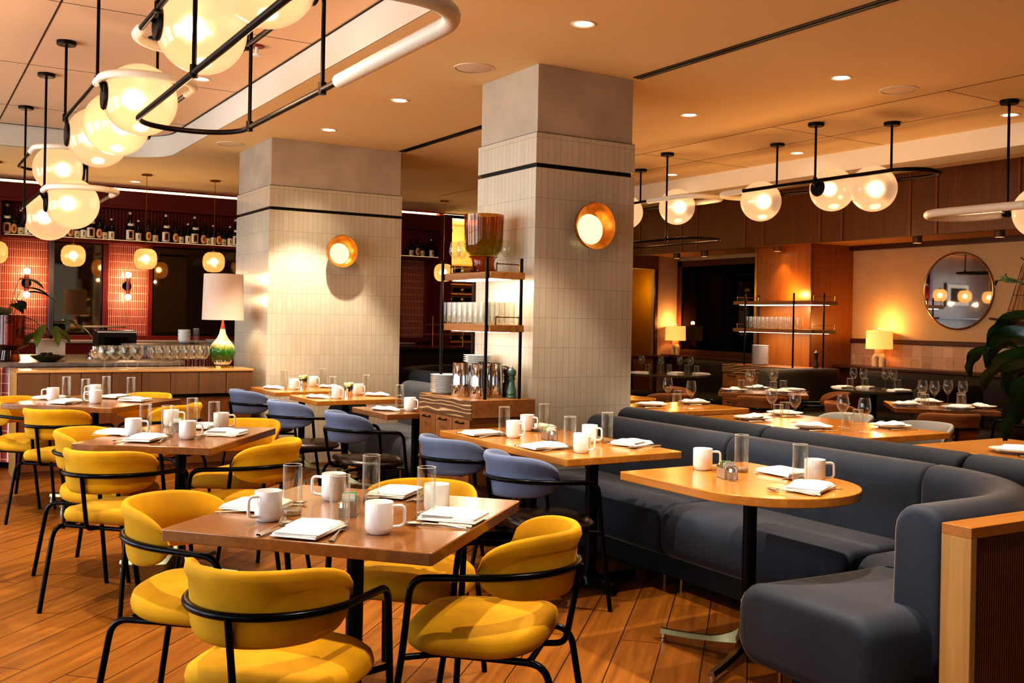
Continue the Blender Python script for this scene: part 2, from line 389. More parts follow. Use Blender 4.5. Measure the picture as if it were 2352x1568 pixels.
# beam, wood fascia, low ceiling
struct('ceiling_beam', MB().box(7.74, 8.1, YN, 12.3, 2.915, CZ+.01), M_soffit, smooth=0)
struct('trim_5', MB().box(9.10, 9.16, YN, 11.8, 3.065, CZ), pm('trim_white', '#cbb79a', .6), smooth=0)
m = MB(); m.box(9.14, 9.22, YN, 11.8, LZ-.03, 3.07)
fas = struct('fascia_right', m, M_wood_pan, smooth=0)
y = 2.0; k = 0
m = MB()
while y < 11.7:
    m.box(9.128, 9.141, y, y+.025, LZ-.03, 3.07); y += (.62, .22)[k % 2]*1.45; k += 1
mk('batten', m, wood('batten_wood', '#87522a', '#965e32', 'z', .35, .2), fas, smooth=0)
struct('ceiling_low', MB().box(9.16, XR+.1, YN, 11.85, LZ, LZ+.04), pm('low_ceiling_paint', '#c9975c', .8), smooth=0)
struct('trim_6', MB().box(10.12, XR, YN, 8.5, LZ-.06, LZ), M_wood_dark, smooth=0)
# cove above the bar wall
struct('trim_7', MB().box(XL, 8.9, 14.225, 14.245, CZ-.012, CZ+.05), M_groove, smooth=0)
# ---- walls
XW = XR
struct('wall_right', MB().box(XW, XW+.1, YN, 11.9, 0, CZ), M_warmwall, smooth=0)
m = MB(); m.box(9.0, 9.25, 11.8, 11.9, 0, CZ); m.box(9.75, XW+.1, 11.8, 11.9, 0, CZ); m.box(9.25, 9.75, 11.8, 11.9, 2.22, CZ)
struct('wall_far_right', m, M_beige, smooth=0)
struct('trim_8', MB().box(9.72, 9.77, 11.77, 11.8, 0, 2.42), M_wood_dark, smooth=0)
struct('trim_9', MB().box(9.0, 9.75, 11.74, 11.8, 2.22, 2.42), M_wood_pan, smooth=0)
# ochre lit passage behind the far opening
M_och = pm('ochre_wall', '#b8860f', .5, var=.1, coat=.3)
struct('wall_passage', MB().box(9.0, 9.9, 12.9, 13.0, 0, 2.6), M_och, smooth=0)
struct('wall_passage_side', MB().box(9.95, 10.0, 11.9, 13.0, 0, 2.6), M_och, smooth=0)
struct('ceiling_passage', MB().box(8.9, 10.0, 11.9, 13.0, 2.6, 2.65), M_och, smooth=0)
# bar wall, red
m = MB(); m.box(.95, 7.42, YB, YB+.1, 0, CZ-.06); struct('wall_bar', m, M_red, smooth=0)
struct('wall_bar_left', MB().box(XL, .95, YB, YB+.1, 0, CZ+.1), M_wood_pan, smooth=0)
struct('wall_cove', MB().box(XL, 8.9, YB+.1, YB+.14, CZ-.1, CZ+.3), M_soffit, smooth=0)
struct('ceiling_cove', MB().box(XL, 8.9, 14.24, YB+.3, CZ+.16, CZ+.2), M_soffit, smooth=0)
# wine room beyond the red wall
M_winew = pm('wine_room_wall', '#dcc48e', .7)
struct('wall_wine_room', MB().box(7.3, 9.0, 15.6, 15.7, 0, 3.2), M_winew, smooth=0)
struct('wall_wine_side', MB().box(8.92, 9.02, 11.9, 15.7, 0, 3.2), M_beige, smooth=0)
struct('ceiling_wine', MB().box(7.4, 9.0, 14.4, 15.7, 3.05, 3.1), M_winew, smooth=0)
struct('wall_wine_left', MB().box(7.34, 7.42, 14.3, 15.7, 0, 3.1), M_red, smooth=0)
# walls out of view: window wall on the left, back wall
m = MB()
wins = [(-2.4, -.4), (.2, 2.2), (2.8, 4.8), (5.4, 7.4), (8.0, 10.0), (10.6, 12.6)]
prev = YN
for a, b in wins:
    m.box(XL-.12, XL, prev, a, 0, TZ); m.box(XL-.12, XL, a, b, 0, .45); m.box(XL-.12, XL, a, b, 2.85, TZ); prev = b
m.box(XL-.12, XL, prev, YB+.1, 0, TZ)
struct('wall_left', m, M_beige, smooth=0)
for k, (a, b) in enumerate(wins):
    m = MB(); w = .05
    m.box(XL-.1, XL-.02, a, a+w, .45, 2.85); m.box(XL-.1, XL-.02, b-w, b, .45, 2.85); m.box(XL-.1, XL-.02, a, b, .45, .5); m.box(XL-.1, XL-.02, a, b, 2.8, 2.85)
    m.box(XL-.09, XL-.03, (a+b)/2-.02, (a+b)/2+.02, .45, 2.85); m.box(XL-.09, XL-.03, a, b, 1.9, 1.94)
    o = struct('window_%d' % (k+1), m, M_bronze, smooth=0)
    mk('pane', MB().box(XL-.065, XL-.06, a, b, .46, 2.84), thin_glass('window_pane'), o, smooth=0)
m = MB(); m.box(XL, 1.0, YN-.1, YN, 0, TZ); m.box(4.5, XR+.2, YN-.1, YN, 0, TZ); m.box(1.0, 4.5, YN-.1, YN, 0, .4); m.box(1.0, 4.5, YN-.1, YN, 2.85, TZ)
struct('wall_back', m, M_beige, smooth=0)
m = MB(); m.box(1.0, 1.05, YN-.08, YN-.02, .4, 2.85); m.box(4.45, 4.5, YN-.08, YN-.02, .4, 2.85); m.box(2.72, 2.78, YN-.08, YN-.02, .4, 2.85); m.box(1.0, 4.5, YN-.08, YN-.02, 2.8, 2.85)
o = struct('window_7', m, M_bronze, smooth=0)

# ---- tiled pillars
def pillar(x0, x1, y0, y1, label_, n):
    ins = .014
    m = MB(); m.box(x0+ins, x1-ins, y0+ins, y1-ins, 2.65, CZ); m.box(x0+.03, x1-.03, y0+.03, y1-.03, 0, 2.65)
    o = struct('pillar_%s' % n, m, M_plaster, bevel=.003, smooth=0)
    c = mk('tile_cladding', MB().box(x0, x1, y0, y1, 0, 2.421), M_tile, o, smooth=0)
    mk('tile_band', MB().box(x0, x1, y0, y1, 2.449, 2.648), M_tile, o, smooth=0)
    mk('black_reveal', MB().box(x0+.018, x1-.018, y0+.018, y1-.018, 2.42, 2.45), M_slot, o, smooth=0)
    mk('shadow_joint', MB().box(x0+.002, x1-.002, y0+.002, y1-.002, 2.646, 2.6515), M_slot, o, smooth=0)
pillar(3.523, 4.336, 5.5, 6.27, '', 'near')
pillar(2.959, 4.331, 9.27, 10.35, '', 'far')

# ---- warm wood block beside the mirror wall
blk = struct('wood_block', MB().box(9.45, XR, 8.5, 9.43, 0, LZ), M_wood_block, smooth=0)
mk('corner_bead', MB().box(9.443, 9.457, 8.493, 8.507, 0, LZ), M_wood_dark, blk, smooth=0)
mk('side_trim', MB().box(9.44, 9.47, 9.40, 9.44, 0, LZ), M_brass, blk, smooth=0)
# wainscot on the mirror wall, ledges
M_sqt = NT('patterned_tile')
def _sq():
    s = M_sqt; tc = s.add('ShaderNodeTexCoord'); sp_ = s.add('ShaderNodeSeparateXYZ'); s.link(tc.outputs['Object'], sp_.inputs[0])
    cb = s.add('ShaderNodeCombineXYZ'); s.link(sp_.outputs[1], cb.inputs[0]); a = s.add('ShaderNodeMath', operation='ADD'); s.link(sp_.outputs[2], a.inputs[0]); a.inputs[1].default_value = -.94+1.36; s.link(a.outputs[0], cb.inputs[1])
    b = s.add('ShaderNodeTexBrick'); b.offset = 0
    for k, v in (('Scale', 1.0), ('Mortar Size', .0018), ('Brick Width', .136), ('Row Height', .136)): b.inputs[k].default_value = v
    b.inputs['Color1'].default_value = hx('#d8b08c'); b.inputs['Color2'].default_value = hx('#bd9676'); b.inputs['Mortar'].default_value = hx('#a5876a')
    s.link(cb.outputs[0], b.inputs['Vector'])
    v = s.add('ShaderNodeTexVoronoi', Scale=1/.27, Randomness=.6); v.voronoi_dimensions = '2D'; s.link(cb.outputs[0], v.inputs['Vector'])
    c = s.ramp(v.outputs['Distance'], [(0, (.86, .84, .82, 1)), (.24, (.86, .84, .82, 1)), (.25, (1, 1, 1, 1))])
    mx = s.add('ShaderNodeMix'); mx.data_type = 'RGBA'; mx.blend_type = 'MULTIPLY'; mx.inputs[0].default_value = 1
    s.link(b.outputs['Color'], mx.inputs[6]); s.link(c, mx.inputs[7]); s.link(mx.outputs[2], s.b.inputs['Base Color']); s.b.inputs['Roughness'].default_value = .35
_sq(); M_sqt = M_sqt.m
struct('wall_right_tiles', MB().box(XW-.012, XW, YN, 8.5, .94, 1.214), M_sqt, smooth=0)
struct('trim_10', MB().box(XW-.035, XW, YN, 8.5, 1.214, 1.268), M_wood_dark, bevel=.004, smooth=0)
struct('trim_11', MB().box(9.86, XW, YN, 8.5, .905, .94), M_wood_dark, bevel=.006, smooth=0)
struct('trim_12', MB().box(9.86, XW, 9.43, 11.8, .90, .94), M_wood_dark, bevel=.006, smooth=0)
struct('baseboard_right', MB().box(9.95, XW, YN, 11.8, 0, .90), M_wood_dark, smooth=0)
# framed smoked mirror between the block and the far corner
mr = mk('panel_mirror', MB().box(XW-.03, XW-.02, 9.5, 11.68, 1.02, 2.27), M_darkmir, smooth=0)
tag(mr, 'large dark mirror panel left of the wood block, behind the corner lamp', 'mirror')
m = MB(); m.box(XW-.05, XW, 9.45, 11.78, 2.27, 2.36); m.box(XW-.05, XW, 11.68, 11.78, .95, 2.36); m.box(XW-.05, XW, 9.45, 11.78, .94, 1.02)
mk('mirror_frame', m, M_wood_dark, mr, bevel=.004, smooth=0)
# ---- round mirror
rm = mk('round_mirror', MB().lathe([(0, .0), (.425, .0), (.425, -.015), (0, -.015)], 64, M=Tr(XW-.02, 7.03, 1.84) @ Matrix.Rotation(rad(-90), 4, 'Y')), M_mirror, smooth=0)
tag(rm, 'round wall mirror with slim metal frame on the warm plaster wall', 'mirror')
mk('mirror_frame', MB().tube([(XW-.02, 7.03+.432*cos(a*pi/40), 1.84+.432*sin(a*pi/40)) for a in range(80)], .009, 8, closed=True), M_brass, rm)
# ---- model ship on the wall
m = MB(); X0 = XW-.08
hull = [[(X0+.05*sin(pi*k/6)*-1, y, z) for k in range(7)] for y, z in ()]
H = []
for i in range(17):
    t = i/16; y = 6.50-1.0*t; dep = .13*sin(pi*min(1, .08+t*.9))**.6; w = .05*sin(pi*min(1, .03+t*.94))**.5+.002; sh = .04*(2*t-1)**2
    H.append([(X0-w*cos(a*pi/8), y, 1.47+sh-dep*sin(a*pi/8)) for a in range(9)])
m.grid(H); m.tube([(X0-.05, 6.56, 1.53), (X0-.05, 6.2, 1.49), (X0-.05, 5.9, 1.48), (X0-.05, 5.5, 1.50)], .012, 6)
ship = mk('model_ship', m, pm('ship_wood', '#4d2f18', .6, var=.3), smooth=40)
tag(ship, 'wire and wood model sailing ship hung on the wall right of the round mirror', 'model ship')
m = MB(); fr = MB()
for k in range(5): fr.lathe([(.03, -.004), (.036, 0), (.03, .004)], 14, M=Tr(X0-.06, 6.3-.17*k, 1.41) @ Matrix.Rotation(rad(90), 4, 'Y'))
mk('hull_rings', fr, M_brass, ship)
def wire(a, b, r=.0035): m.tube([a, b], r, 5)
for yb, yt, zt in ((6.42, 6.22, 2.12), (6.36, 6.2, 2.05)):
    wire((X0, yb, 1.5), (X0, yt, zt))
for k in range(10): wire((X0, 6.40-.055*k, 1.5), (X0, 6.24-.02*k, 2.08+.01*k), .002)
for z, a, b in ((1.62, 6.38, 5.6), (1.78, 6.33, 5.6), (1.95, 6.28, 5.6)): wire((X0, a, z), (X0, b, z), .003)
m.tube([(X0-.02, 6.0, 1.75), (XW, 6.0, 1.75)], .01, 6); wire((X0, 6.0, 1.45), (X0, 6.0, 2.35), .008); wire((X0, 5.7, 1.45), (X0, 5.7, 2.25), .008); wire((X0, 6.25, 2.18), (X0, 5.9, 1.95), .006)
mk('rigging', m, pm('rigging_wire', '#5b3a1e', .5), ship)
mk('sail', MB().add([(X0, 6.22, 2.08), (X0, 6.03, 2.2), (X0, 6.03, 1.52), (X0, 6.38, 1.52)], [(0, 1, 2, 3)]), pm('sail_cloth', '#b98f5e', .9), ship)

# ---------------------------------------------------------------- bar wall fittings
BY = YB
sh_ = mk('bottle_shelf', MB().box(1.05, 7.3, BY-.28, BY, 2.33, 2.372), M_red, smooth=0, bevel=.004)
tag(sh_, 'long oxblood shelf above the bar mirrors carrying dark bottles', 'shelf')
mk('shelf_light', MB().box(1.1, 7.2, BY-.27, BY-.255, 2.372, 2.378), em('shelf_glow', '#ffd9a0', 1.1), sh_, smooth=0)
st = struct('trim_13', MB().box(1.0, 7.3, BY-.02, BY-.0, 2.37, 2.80), M_redflute, smooth=0)
struct('trim_14', MB().box(.95, 7.42, BY-.30, BY, 2.80, 3.03), M_red, bevel=.01, smooth=0)
struct('trim_15', MB().box(.95, 7.42, BY-.315, BY-.29, 2.79, 2.83), M_red, bevel=.005, smooth=0)
m = MB(); m.box(.95, 1.06, BY-.30, BY, 0, 2.8); m.box(7.22, 7.42, BY-.3, BY, 0, 2.8)
m.box(1.63, 1.69, BY-.06, BY, 1.1, 2.33); m.box(2.30, 2.37, BY-.06, BY, 1.1, 2.33); m.box(2.88, 2.94, BY-.06, BY, 1.1, 2.33); m.box(6.5, 6.66, BY-.06, BY, 1.1, 2.33); m.box(7.08, 7.22, BY-.06, BY, 1.1, 2.33)
m.box(1.0, 7.3, BY-.08, BY, 1.04, 1.11); m.box(4.4, 4.46, BY-.06, BY, 1.1, 2.33)
struct('trim_16', m, M_red, bevel=.006, smooth=0)
for k, (a, b) in enumerate(((1.06, 1.63), (2.37, 2.88), (6.66, 7.08))):
    struct('tile_panel_%d' % (k+1), MB().box(a, b, BY-.02, BY-.004, 1.11, 2.33), M_redtile, smooth=0)
for k, (a, b, lb) in enumerate(((1.69, 2.30, 'narrow antique mirror panel between the two red lattice tile panels'), (2.94, 4.4, 'wide antique mirror panel behind the hanging lantern left of the pillar'), (4.46, 6.5, 'antique mirror panel of the bar wall hidden behind the far pillar'))):
    o = mk('bar_mirror', MB().box(a, b, BY-.03, BY-.02, 1.11, 2.33), M_smoke, smooth=0); tag(o, lb, 'mirror')
    mk('mirror_frame', MB().tube([(a+.01, BY-.04, 1.12), (b-.01, BY-.04, 1.12), (b-.01, BY-.04, 2.32), (a+.01, BY-.04, 2.32)], .012, 4, closed=True), M_bronze, o, smooth=0)
struct('trim_17', MB().box(1.64, 1.70, BY-.10, BY-.06, 1.1, 2.34), pm('grey_post_metal', '#5e5c63', .3, .8), bevel=.004, smooth=0)
# wall lamps with a globe at each end
def bar_sconce(x, label):
    t = empty('wall_sconce', label, 'wall light', (x, BY-.10, 1.775))
    mk('arm', MB().lathe([(0, -.11), (.022, -.11), (.026, -.02), (.026, .02), (.022, .11), (0, .11)], 12), pm('sconce_brown', '#2a120c', .3), t)
    mk('back_plate', MB().lathe([(0, 0), (.06, 0), (.06, .015), (0, .015)], 24, M=Tr(0, .08, 0) @ Matrix.Rotation(rad(-90), 4, 'X')), M_brass, t)
    for s_ in (-1, 1): mk('bulb', MB().lathe([(0, -.04)]+[(.04*cos(rad(a)), .04*sin(rad(a))) for a in range(-75, 90, 15)]+[(0, .04)], 16, c=(0, 0, s_*.15)), E_bulb2, t)
    for s_ in (-1, 1): point_light((x, BY-.16, 1.775+s_*.15), 9, (1, .7, .4), .04)
def point_light(loc, e, col, r=.05, name='lamp_or_fill_light'):
    l = bpy.data.lights.new(name, 'POINT'); l.energy = e; l.color = col; l.shadow_soft_size = r
    o = bpy.data.objects.new(name, l); link(o); o.location = loc; return o
bar_sconce(1.38, 'double bulb wall light on the left red lattice tile panel')
bar_sconce(2.612, 'double bulb wall light on the right red lattice tile panel')
# bottles
def bottle_proto(kind):
    h = {'tall': .385, 'mid': .285, 'oval': .31, 'plain': .27}[kind]; r = {'tall': .052, 'mid': .041, 'oval': .045, 'plain': .04}[kind]
    b = mk('liquor_bottle', MB().lathe([(0, 0), (r, 0), (r, h*.50), (r*.85, h*.60), (r*.36, h*.74), (r*.30, h*.93), (r*.36, h*.93), (r*.36, h), (0, h)], 16), M_winebottle)
    b['category'] = 'bottle'
    if kind in ('tall', 'mid'): mk('cap', MB().lathe([(0, h*.93), (r*.40, h*.93), (r*.40, h+.004), (0, h+.004)], 12), M_silvercap, b)
    rr = r+.0015
    def patch(w0, w1, z0, z1, mat, nm, par, rad_=rr, oval=False):
        rows = []
        for i in range(9):
            a = -pi/2+w0+(w1-w0)*i/8; t = 2*i/8-1; k = sqrt(max(0, 1-t*t)) if oval else 1; zc = (z0+z1)/2; hh = (z1-z0)/2*k
            rows.append([(rad_*cos(a), rad_*sin(a), zc-hh), (rad_*cos(a), rad_*sin(a), zc+hh)])
        return mk(nm, MB().grid(rows), mat, par)
    if kind == 'tall':
        l = patch(-1.3, 1.3, .02, .15, M_lab, 'bottle_label', b); patch(-.45, .45, .035, .135, M_labr, 'print', l, rr+.001); patch(-.3, .3, .05, .12, M_labk, 'print', l, rr+.002)
        mk('neck_label', MB().lathe([(r*.86, h*.56), (r*.72, h*.64)], 16, M=Matrix.Rotation(.25, 4, 'X')), M_lab, b)
    elif kind == 'oval':
        l = patch(-.95, .95, .02, .14, pm('peach_label', '#e0a877', .7), 'bottle_label', b, oval=True); patch(-.3, .3, .05, .11, M_labr, 'print', l, rr+.001, True)
        mk('neck_label', MB().lathe([(r*.9, h*.57), (r*.5, h*.70)], 16), M_lab, b)
    elif kind == 'mid':
        l = patch(-1.2, 1.2, .012, .115, M_lab, 'bottle_label', b); patch(-.12, .12, .04, .09, M_labk, 'print', l, rr+.001)
    else:
        l = patch(-1.2, 1.2, .012, .10, pm('ivory_label', '#d3c29b', .7), 'bottle_label', b); patch(-.2, .2, .04, .055, M_labk, 'print', l, rr+.001)
    return b
BP = {k: bottle_proto(k) for k in ('tall', 'mid', 'oval', 'plain')}
DESC = {'tall': 'tall dark bottle with pale cap and framed label', 'mid': 'dark bottle with white cap and white label', 'oval': 'dark bottle with oval peach label', 'plain': 'slim dark bottle with plain ivory label'}
seq = [(1.13, 'tall'), (1.21, 'oval'), (1.29, 'plain'), (1.37, 'mid'), (1.46, 'oval'), (1.54, 'plain'), (1.62, 'tall'), (1.71, 'oval'), (1.79, 'plain'), (1.87, 'oval'), (1.95, 'plain'), (2.03, 'mid'), (2.12, 'tall'), (2.22, 'oval'), (2.29, 'plain'), (2.375, 'mid'),
       (2.61, 'tall'), (2.715, 'mid'), (2.845, 'oval'), (2.935, 'plain'), (3.075, 'tall'), (3.20, 'oval'), (3.275, 'plain'), (3.37, 'mid'), (3.46, 'tall'), (3.575, 'oval'), (3.645, 'plain'), (3.715, 'mid'), (3.79, 'oval'), (3.86, 'plain'), (3.95, 'mid'), (4.03, 'tall')]
right = [(6.77, 'plain'), (6.87, 'oval'), (6.96, 'plain'), (7.12, 'mid')]
cnt = {}
for x, k in seq[:16]:
    cnt[k] = cnt.get(k, 0)+1
    place(BP[k], '%s, %s from left end of bar shelf' % (DESC[k], ORD[cnt[k]-1]), (x, BY-.17, 2.373), 0, 'bottles on the shelf above the bar')
cnt = {}
for x, k in seq[16:]:
    cnt[k] = cnt.get(k, 0)+1
    place(BP[k], '%s, %s right of the red gap' % (DESC[k], ORD[cnt[k]-1]), (x, BY-.17, 2.373), 0, 'bottles on the shelf above the bar')
cnt = {}
for x, k in right:
    cnt[k] = cnt.get(k, 0)+1
    place(BP[k], '%s, %s right of the far pillar' % (DESC[k], ORD[cnt[k]-1]), (x, BY-.17, 2.373), 0, 'bottles on the shelf right of the far pillar')

# hanging lanterns over the bar
lt = empty('hanging_lantern', 'x', 'pendant light')
prof = [(.03, .122), (.07, .119), (.105, .10), (.130, .058), (.136, 0), (.131, -.055), (.110, -.098), (.078, -.122), (.03, -.130), (0, -.130)]
mk('shade', MB().lathe(prof, 40), M_lantern, lt)
mk('bulb', MB().lathe([(0, -.03)]+[(.03*cos(rad(a)), .03*sin(rad(a))) for a in range(-75, 90, 15)]+[(0, .03)], 12), E_bulb, lt)
mk('cap', MB().lathe([(0, .118), (.035, .118), (.03, .14), (.006, .145), (0, .145)], 16), M_brass, lt)
mk('rod', MB().tube([(0, 0, .14), (0, 0, 1.01)], .004, 6), M_brass, lt)
mk('canopy', MB().lathe([(0, 1.01), (.065, 1.01), (.06, 1.022), (0, 1.022)], 24), M_brass, lt)
for x, lb in ((1.72, 'opal glass lantern over the bar, leftmost, before the narrow mirror panel'), (2.53, 'opal glass lantern over the bar, in front of the right lattice panel'), (3.352, 'opal glass lantern over the bar, above the green ceramic lamp'), (6.60, 'opal glass lantern hanging right of the far pillar before the wine room'), (.9, 'opal glass lantern over the left end of the bar'), (.05, 'opal glass lantern beyond the left end of the bar')):
    place(lt, lb, (x, 12.7, 2.075), 0, 'lanterns hanging over the bar')
# picture wall seen only in the mirrors, left of the bar
pic = mk('framed_picture', MB().box(-.75, .1, BY-.04, BY-.02, 1.9, 2.45), M_wood_dark, smooth=0); tag(pic, 'framed black and white landscape picture on the wood wall left of the bar', 'picture')
mk('mat_board', MB().box(-.71, .06, BY-.045, BY-.04, 1.94, 2.41), M_linen, pic, smooth=0)
mk('print', MB().box(-.6, -.05, BY-.05, BY-.045, 2.02, 2.33), pm('picture_print', '#3a332b', .8, var=.8, scale=9), pic, smooth=0)
for z, lb in ((1.35, 'lower'), (1.62, 'upper')):
    tag(mk('wall_shelf', MB().box(-1.2, .7, BY-.3, BY, z, z+.03), M_wood_dark, smooth=0), '%s wooden shelf on the wood wall left of the bar' % lb, 'shelf')
# ================================================================ CHANDELIERS
def ball(r, n=32, c=(0, 0, 0)):
    return MB().lathe([(0, -r)]+[(r*cos(rad(a)), r*sin(rad(a))) for a in range(-84, 90, 6)]+[(0, r)], n, c=c)
def stadium(x0, x1, y0, y1, z, r, n=9, flat=1.0):
    """rounded loop, starting on the x0 side going +Y"""
    out = []
    for cx, cy, a0 in ((x0+r, y1-r, 180), (x1-r, y1-r, 90), (x1-r, y0+r, 0), (x0+r, y0+r, -90)):
        for k in range(n+1):
            a = rad(a0-90*k/n); out.append((cx+r*cos(a), cy+r*sin(a), z))
    return out
def resample(pts, step, closed=True):
    P = [Vector(p) for p in pts]
    if closed: P.append(P[0])
    out = [P[0]]; acc = 0
    for a, b in zip(P, P[1:]):
        L = (b-a).length; d = step-acc
        while d <= L: out.append(a+(b-a)*(d/L)); d += step
        acc = (acc+L) % step
    return out
def z1_right(x): return x > 4
def chandelier(label, x0, x1, y0, y1, z, zc, rods, globes, wraps, tr=.0135, wr=.024, group=None, r=.24):
    cx, cy = (x0+x1)/2, (y0+y1)/2
    t = empty('loop_chandelier', label, 'chandelier', (cx, cy, z), 0, group)
    L = lambda p: (p[0]-cx, p[1]-cy, p[2]-z)
    loop = stadium(x0, x1, y0, y1, z, r)
    mk('loop_tube', MB().tube([L(p) for p in loop], tr, 10, closed=True), M_bronze, t, smooth=60)
    fine = resample(loop, .006)
    for cond in wraps:
        # the longest contiguous run satisfying cond
        n = len(fine); ok = [cond(p) for p in fine]
        if not any(ok): continue
        st_ = [i for i in range(n) if ok[i] and not ok[i-1]]
        i = st_[0]; run = []
        while ok[i % n] and len(run) < n: run.append(fine[i % n]); i += 1
        N = len(run)
        def rf(i, N=N):
            e = min(i, N-1-i)*.006; cap = sqrt(max(0, 1-(1-min(1, e/wr))**2)); q = i/N
            rib = (.0014*sin(i*2*pi/2.5) if .18 < q < .78 else 0)
            return max(.004, (wr+rib)*cap)
        mk('leather_wrap', MB().tube([L(p) for p in run], rf, 14), M_wrap, t, smooth=80)
    for x, y in rods:
        rd = mk('rod', MB().tube([L((x, y, z)), L((x, y, zc))], .0095, 8), M_bronze, t)
        mk('canopy', MB().lathe([(0, -.028), (.062, -.028), (.066, -.02), (.066, 0), (0, 0)], 24, c=L((x, y, zc))), M_bronze, rd)
        mk('joint', MB().lathe([(0, -.02), (.017, -.02), (.017, .03), (0, .03)], 12, c=L((x, y, z))), M_bronze, rd)
    for gx, gy, gz, gr, side in globes:
        if gz > 2.4 and gy < 9: point_light((gx, gy-.05, gz-gr-.14), 10 if z1_right(gx) else 8, (1, .60, .28) if z1_right(gx) else (1, .74, .48), .1)  # added unseen fill light below the higher globes, brightens the ceiling
        g = mk('globe', ball(gr, 40, L((gx, gy, gz))), M_globe, t, smooth=80)
        mk('bulb', ball(.036, 12, L((gx+side*gr*.15, gy, gz))), E_bulb, g)
        px = gx+side*gr*.955
        mk('mount_disc', MB().lathe([(0, -.012), (gr*.36, -.012), (gr*.40, 0), (gr*.38, .012), (0, .012)], 28, M=Tr(*L((px, gy, gz))) @ Matrix.Rotation(rad(90), 4, 'Y')), M_bronze, g)
        tx = x0 if side < 0 else x1
        mk('stem', MB().tube([L((px, gy, gz)), L((tx, gy, z))], .012, 8), M_bronze, g)
    return t
LXa, LXb = .975, 1.5
# lower loop nearest the camera, no globes, cream wrap round its near end
chandelier('nearest low dark loop of tubing with a cream wrapped near end', LXa, LXb, 2.68, 5.34, 2.372, TZ, [(LXa, 4.04), (LXb, 4.02), (LXb, 5.05)], [], [lambda p: p.y < 3.86 and p.x > 1.05], r=.24, wr=.028)
# upper loop above it with the two biggest globes
chandelier('high loop chandelier with the two largest globes at the top edge', LXa, LXb, 3.0, 5.42, 2.80, TZ, [(LXa, 3.6), (LXb, 5.12), (LXa, 4.72)], [(1.27, 4.07, 2.815, .208, 1), (1.215, 4.90, 2.785, .213, -1)], [lambda p: p.y > 5.08 and p.x < 1.42])
chandelier('loop chandelier with three overlapping globes and ribbed cream front end', LXa, LXb, 6.0, 7.98, 2.785, TZ, [(LXa, 6.36), (LXa, 7.72), (LXb, 7.25)], [(1.205, 6.28, 2.69, .213, -1), (1.222, 7.15, 2.685, .212, 1), (1.185, 7.66, 2.665, .213, -1)], [lambda p: p.y < 6.42])
chandelier('small far loop chandelier with one globe, above the lowest pair of globes', LXa, LXb, 9.45, 11.2, 2.845, TZ, [(LXb, 10.3)], [(1.205, 9.93, 2.71, .215, 1)], [lambda p: p.y < 9.95])
chandelier('lowest far loop chandelier with two globes in front of the red bar wall', LXa, LXb, 8.5, 11.0, 2.40, TZ, [(LXa, 8.86), (LXa, 10.4), (LXb, 10.27)], [(1.222, 9.13, 2.325, .214, -1), (1.165, 10.2, 2.29, .214, -1)], [lambda p: p.y < 8.98])
RA_, RB_ = 6.47, 6.93
chandelier('right loop chandelier with three globes before the wood fascia', RA_, RB_, 4.85, 7.03, 2.62, CZ, [(RB_, 6.67), (RA_, 5.80), (RB_, 5.41)], [(6.70, 6.64, 2.545, .183, 1), (6.71, 5.83, 2.572, .184, -1), (6.70, 5.40, 2.535, .186, 1)], [lambda p: p.y > 6.62], tr=.016, wr=.028, r=.22)
chandelier('right far loop chandelier with a globe beside the near pillar', RA_, RB_, 7.28, 9.5, 2.65, CZ, [(RB_, 8.68)], [(6.76, 7.87, 2.605, .183, 1), (6.72, 8.66, 2.61, .183, -1)], [lambda p: p.y < 8.0], tr=.014, wr=.026, r=.22)
chandelier('bare dark loop of tubing hanging low right of the near pillar', RA_, RB_, 7.28, 9.4, 2.245, CZ, [(RA_, 7.69), (RB_, 9.15)], [], [], tr=.012, r=.22)
chandelier('loop chandelier cut by the right edge of the picture, cream wrapped end', RA_, RB_, 2.6, 4.83, 2.262, CZ, [(RB_, 4.39), (RA_, 3.2)], [(6.74, 4.02, 2.235, .185, 1), (6.70, 3.1, 2.235, .185, -1)], [lambda p: p.y > 4.42 or (p.y > 3.95 and p.x < 6.6)], tr=.014, wr=.03, r=.22)

# ---------------------------------------------------------------- ceiling lights, speakers
dl = empty('recessed_downlight', 'x', 'ceiling light')
mk('trim_ring', MB().lathe([(.052, -.001), (.066, -.006), (.072, -.002), (.072, .002), (.052, .004)], 28), pm('downlight_ring', '#efdcc0', .6), dl)
mk('lens', MB().lathe([(0, -.0012), (.054, -.0012), (.054, .002), (0, .002)], 28), E_down, dl)
def spot(x, y, z, e, ang=78, col=(1, .86, .70), blend=.35, r=.03, aim=None):
    l = bpy.data.lights.new('spot', 'SPOT'); l.energy = e; l.color = col; l.spot_size = rad(ang); l.spot_blend = blend; l.shadow_soft_size = r
    o = bpy.data.objects.new('downlight_beam', l); link(o); o.location = (x, y, z)
    if aim is not None:
        d = Vector(aim)-Vector((x, y, z)); o.rotation_euler = d.to_track_quat('-Z', 'Y').to_euler()
    return o
DL = [(3.27, 4.64, CZ, 'round downlight nearest the top edge, left of the right slot diffuser', .6), (5.41, 4.64, CZ, 'round downlight above the globes, between slot diffuser and ceiling speaker', 1),
      (5.41, 6.17, CZ, 'round downlight just right of the near pillar top', 1), (3.27, 7.08, CZ, 'round downlight between the two pillars, nearer one', 1), (3.27, 8.58, CZ, 'round downlight right above the far pillar front', 1.3),
      (7.45, 6.91, CZ, 'small round downlight over the globe hung alone left of the pair', .9), (7.45, 8.77, CZ, 'smallest round downlight beside the near pillar, close to the beam', .9), (7.40, 4.68, CZ, 'round downlight behind the rod at the right picture edge', .9),
      (2.55, 13.5, CZ, 'round downlight in the ceiling before the red bar wall', .7), (2.06, 8.29, TZ, 'round downlight in the raised tray beside the big globes', 1)]
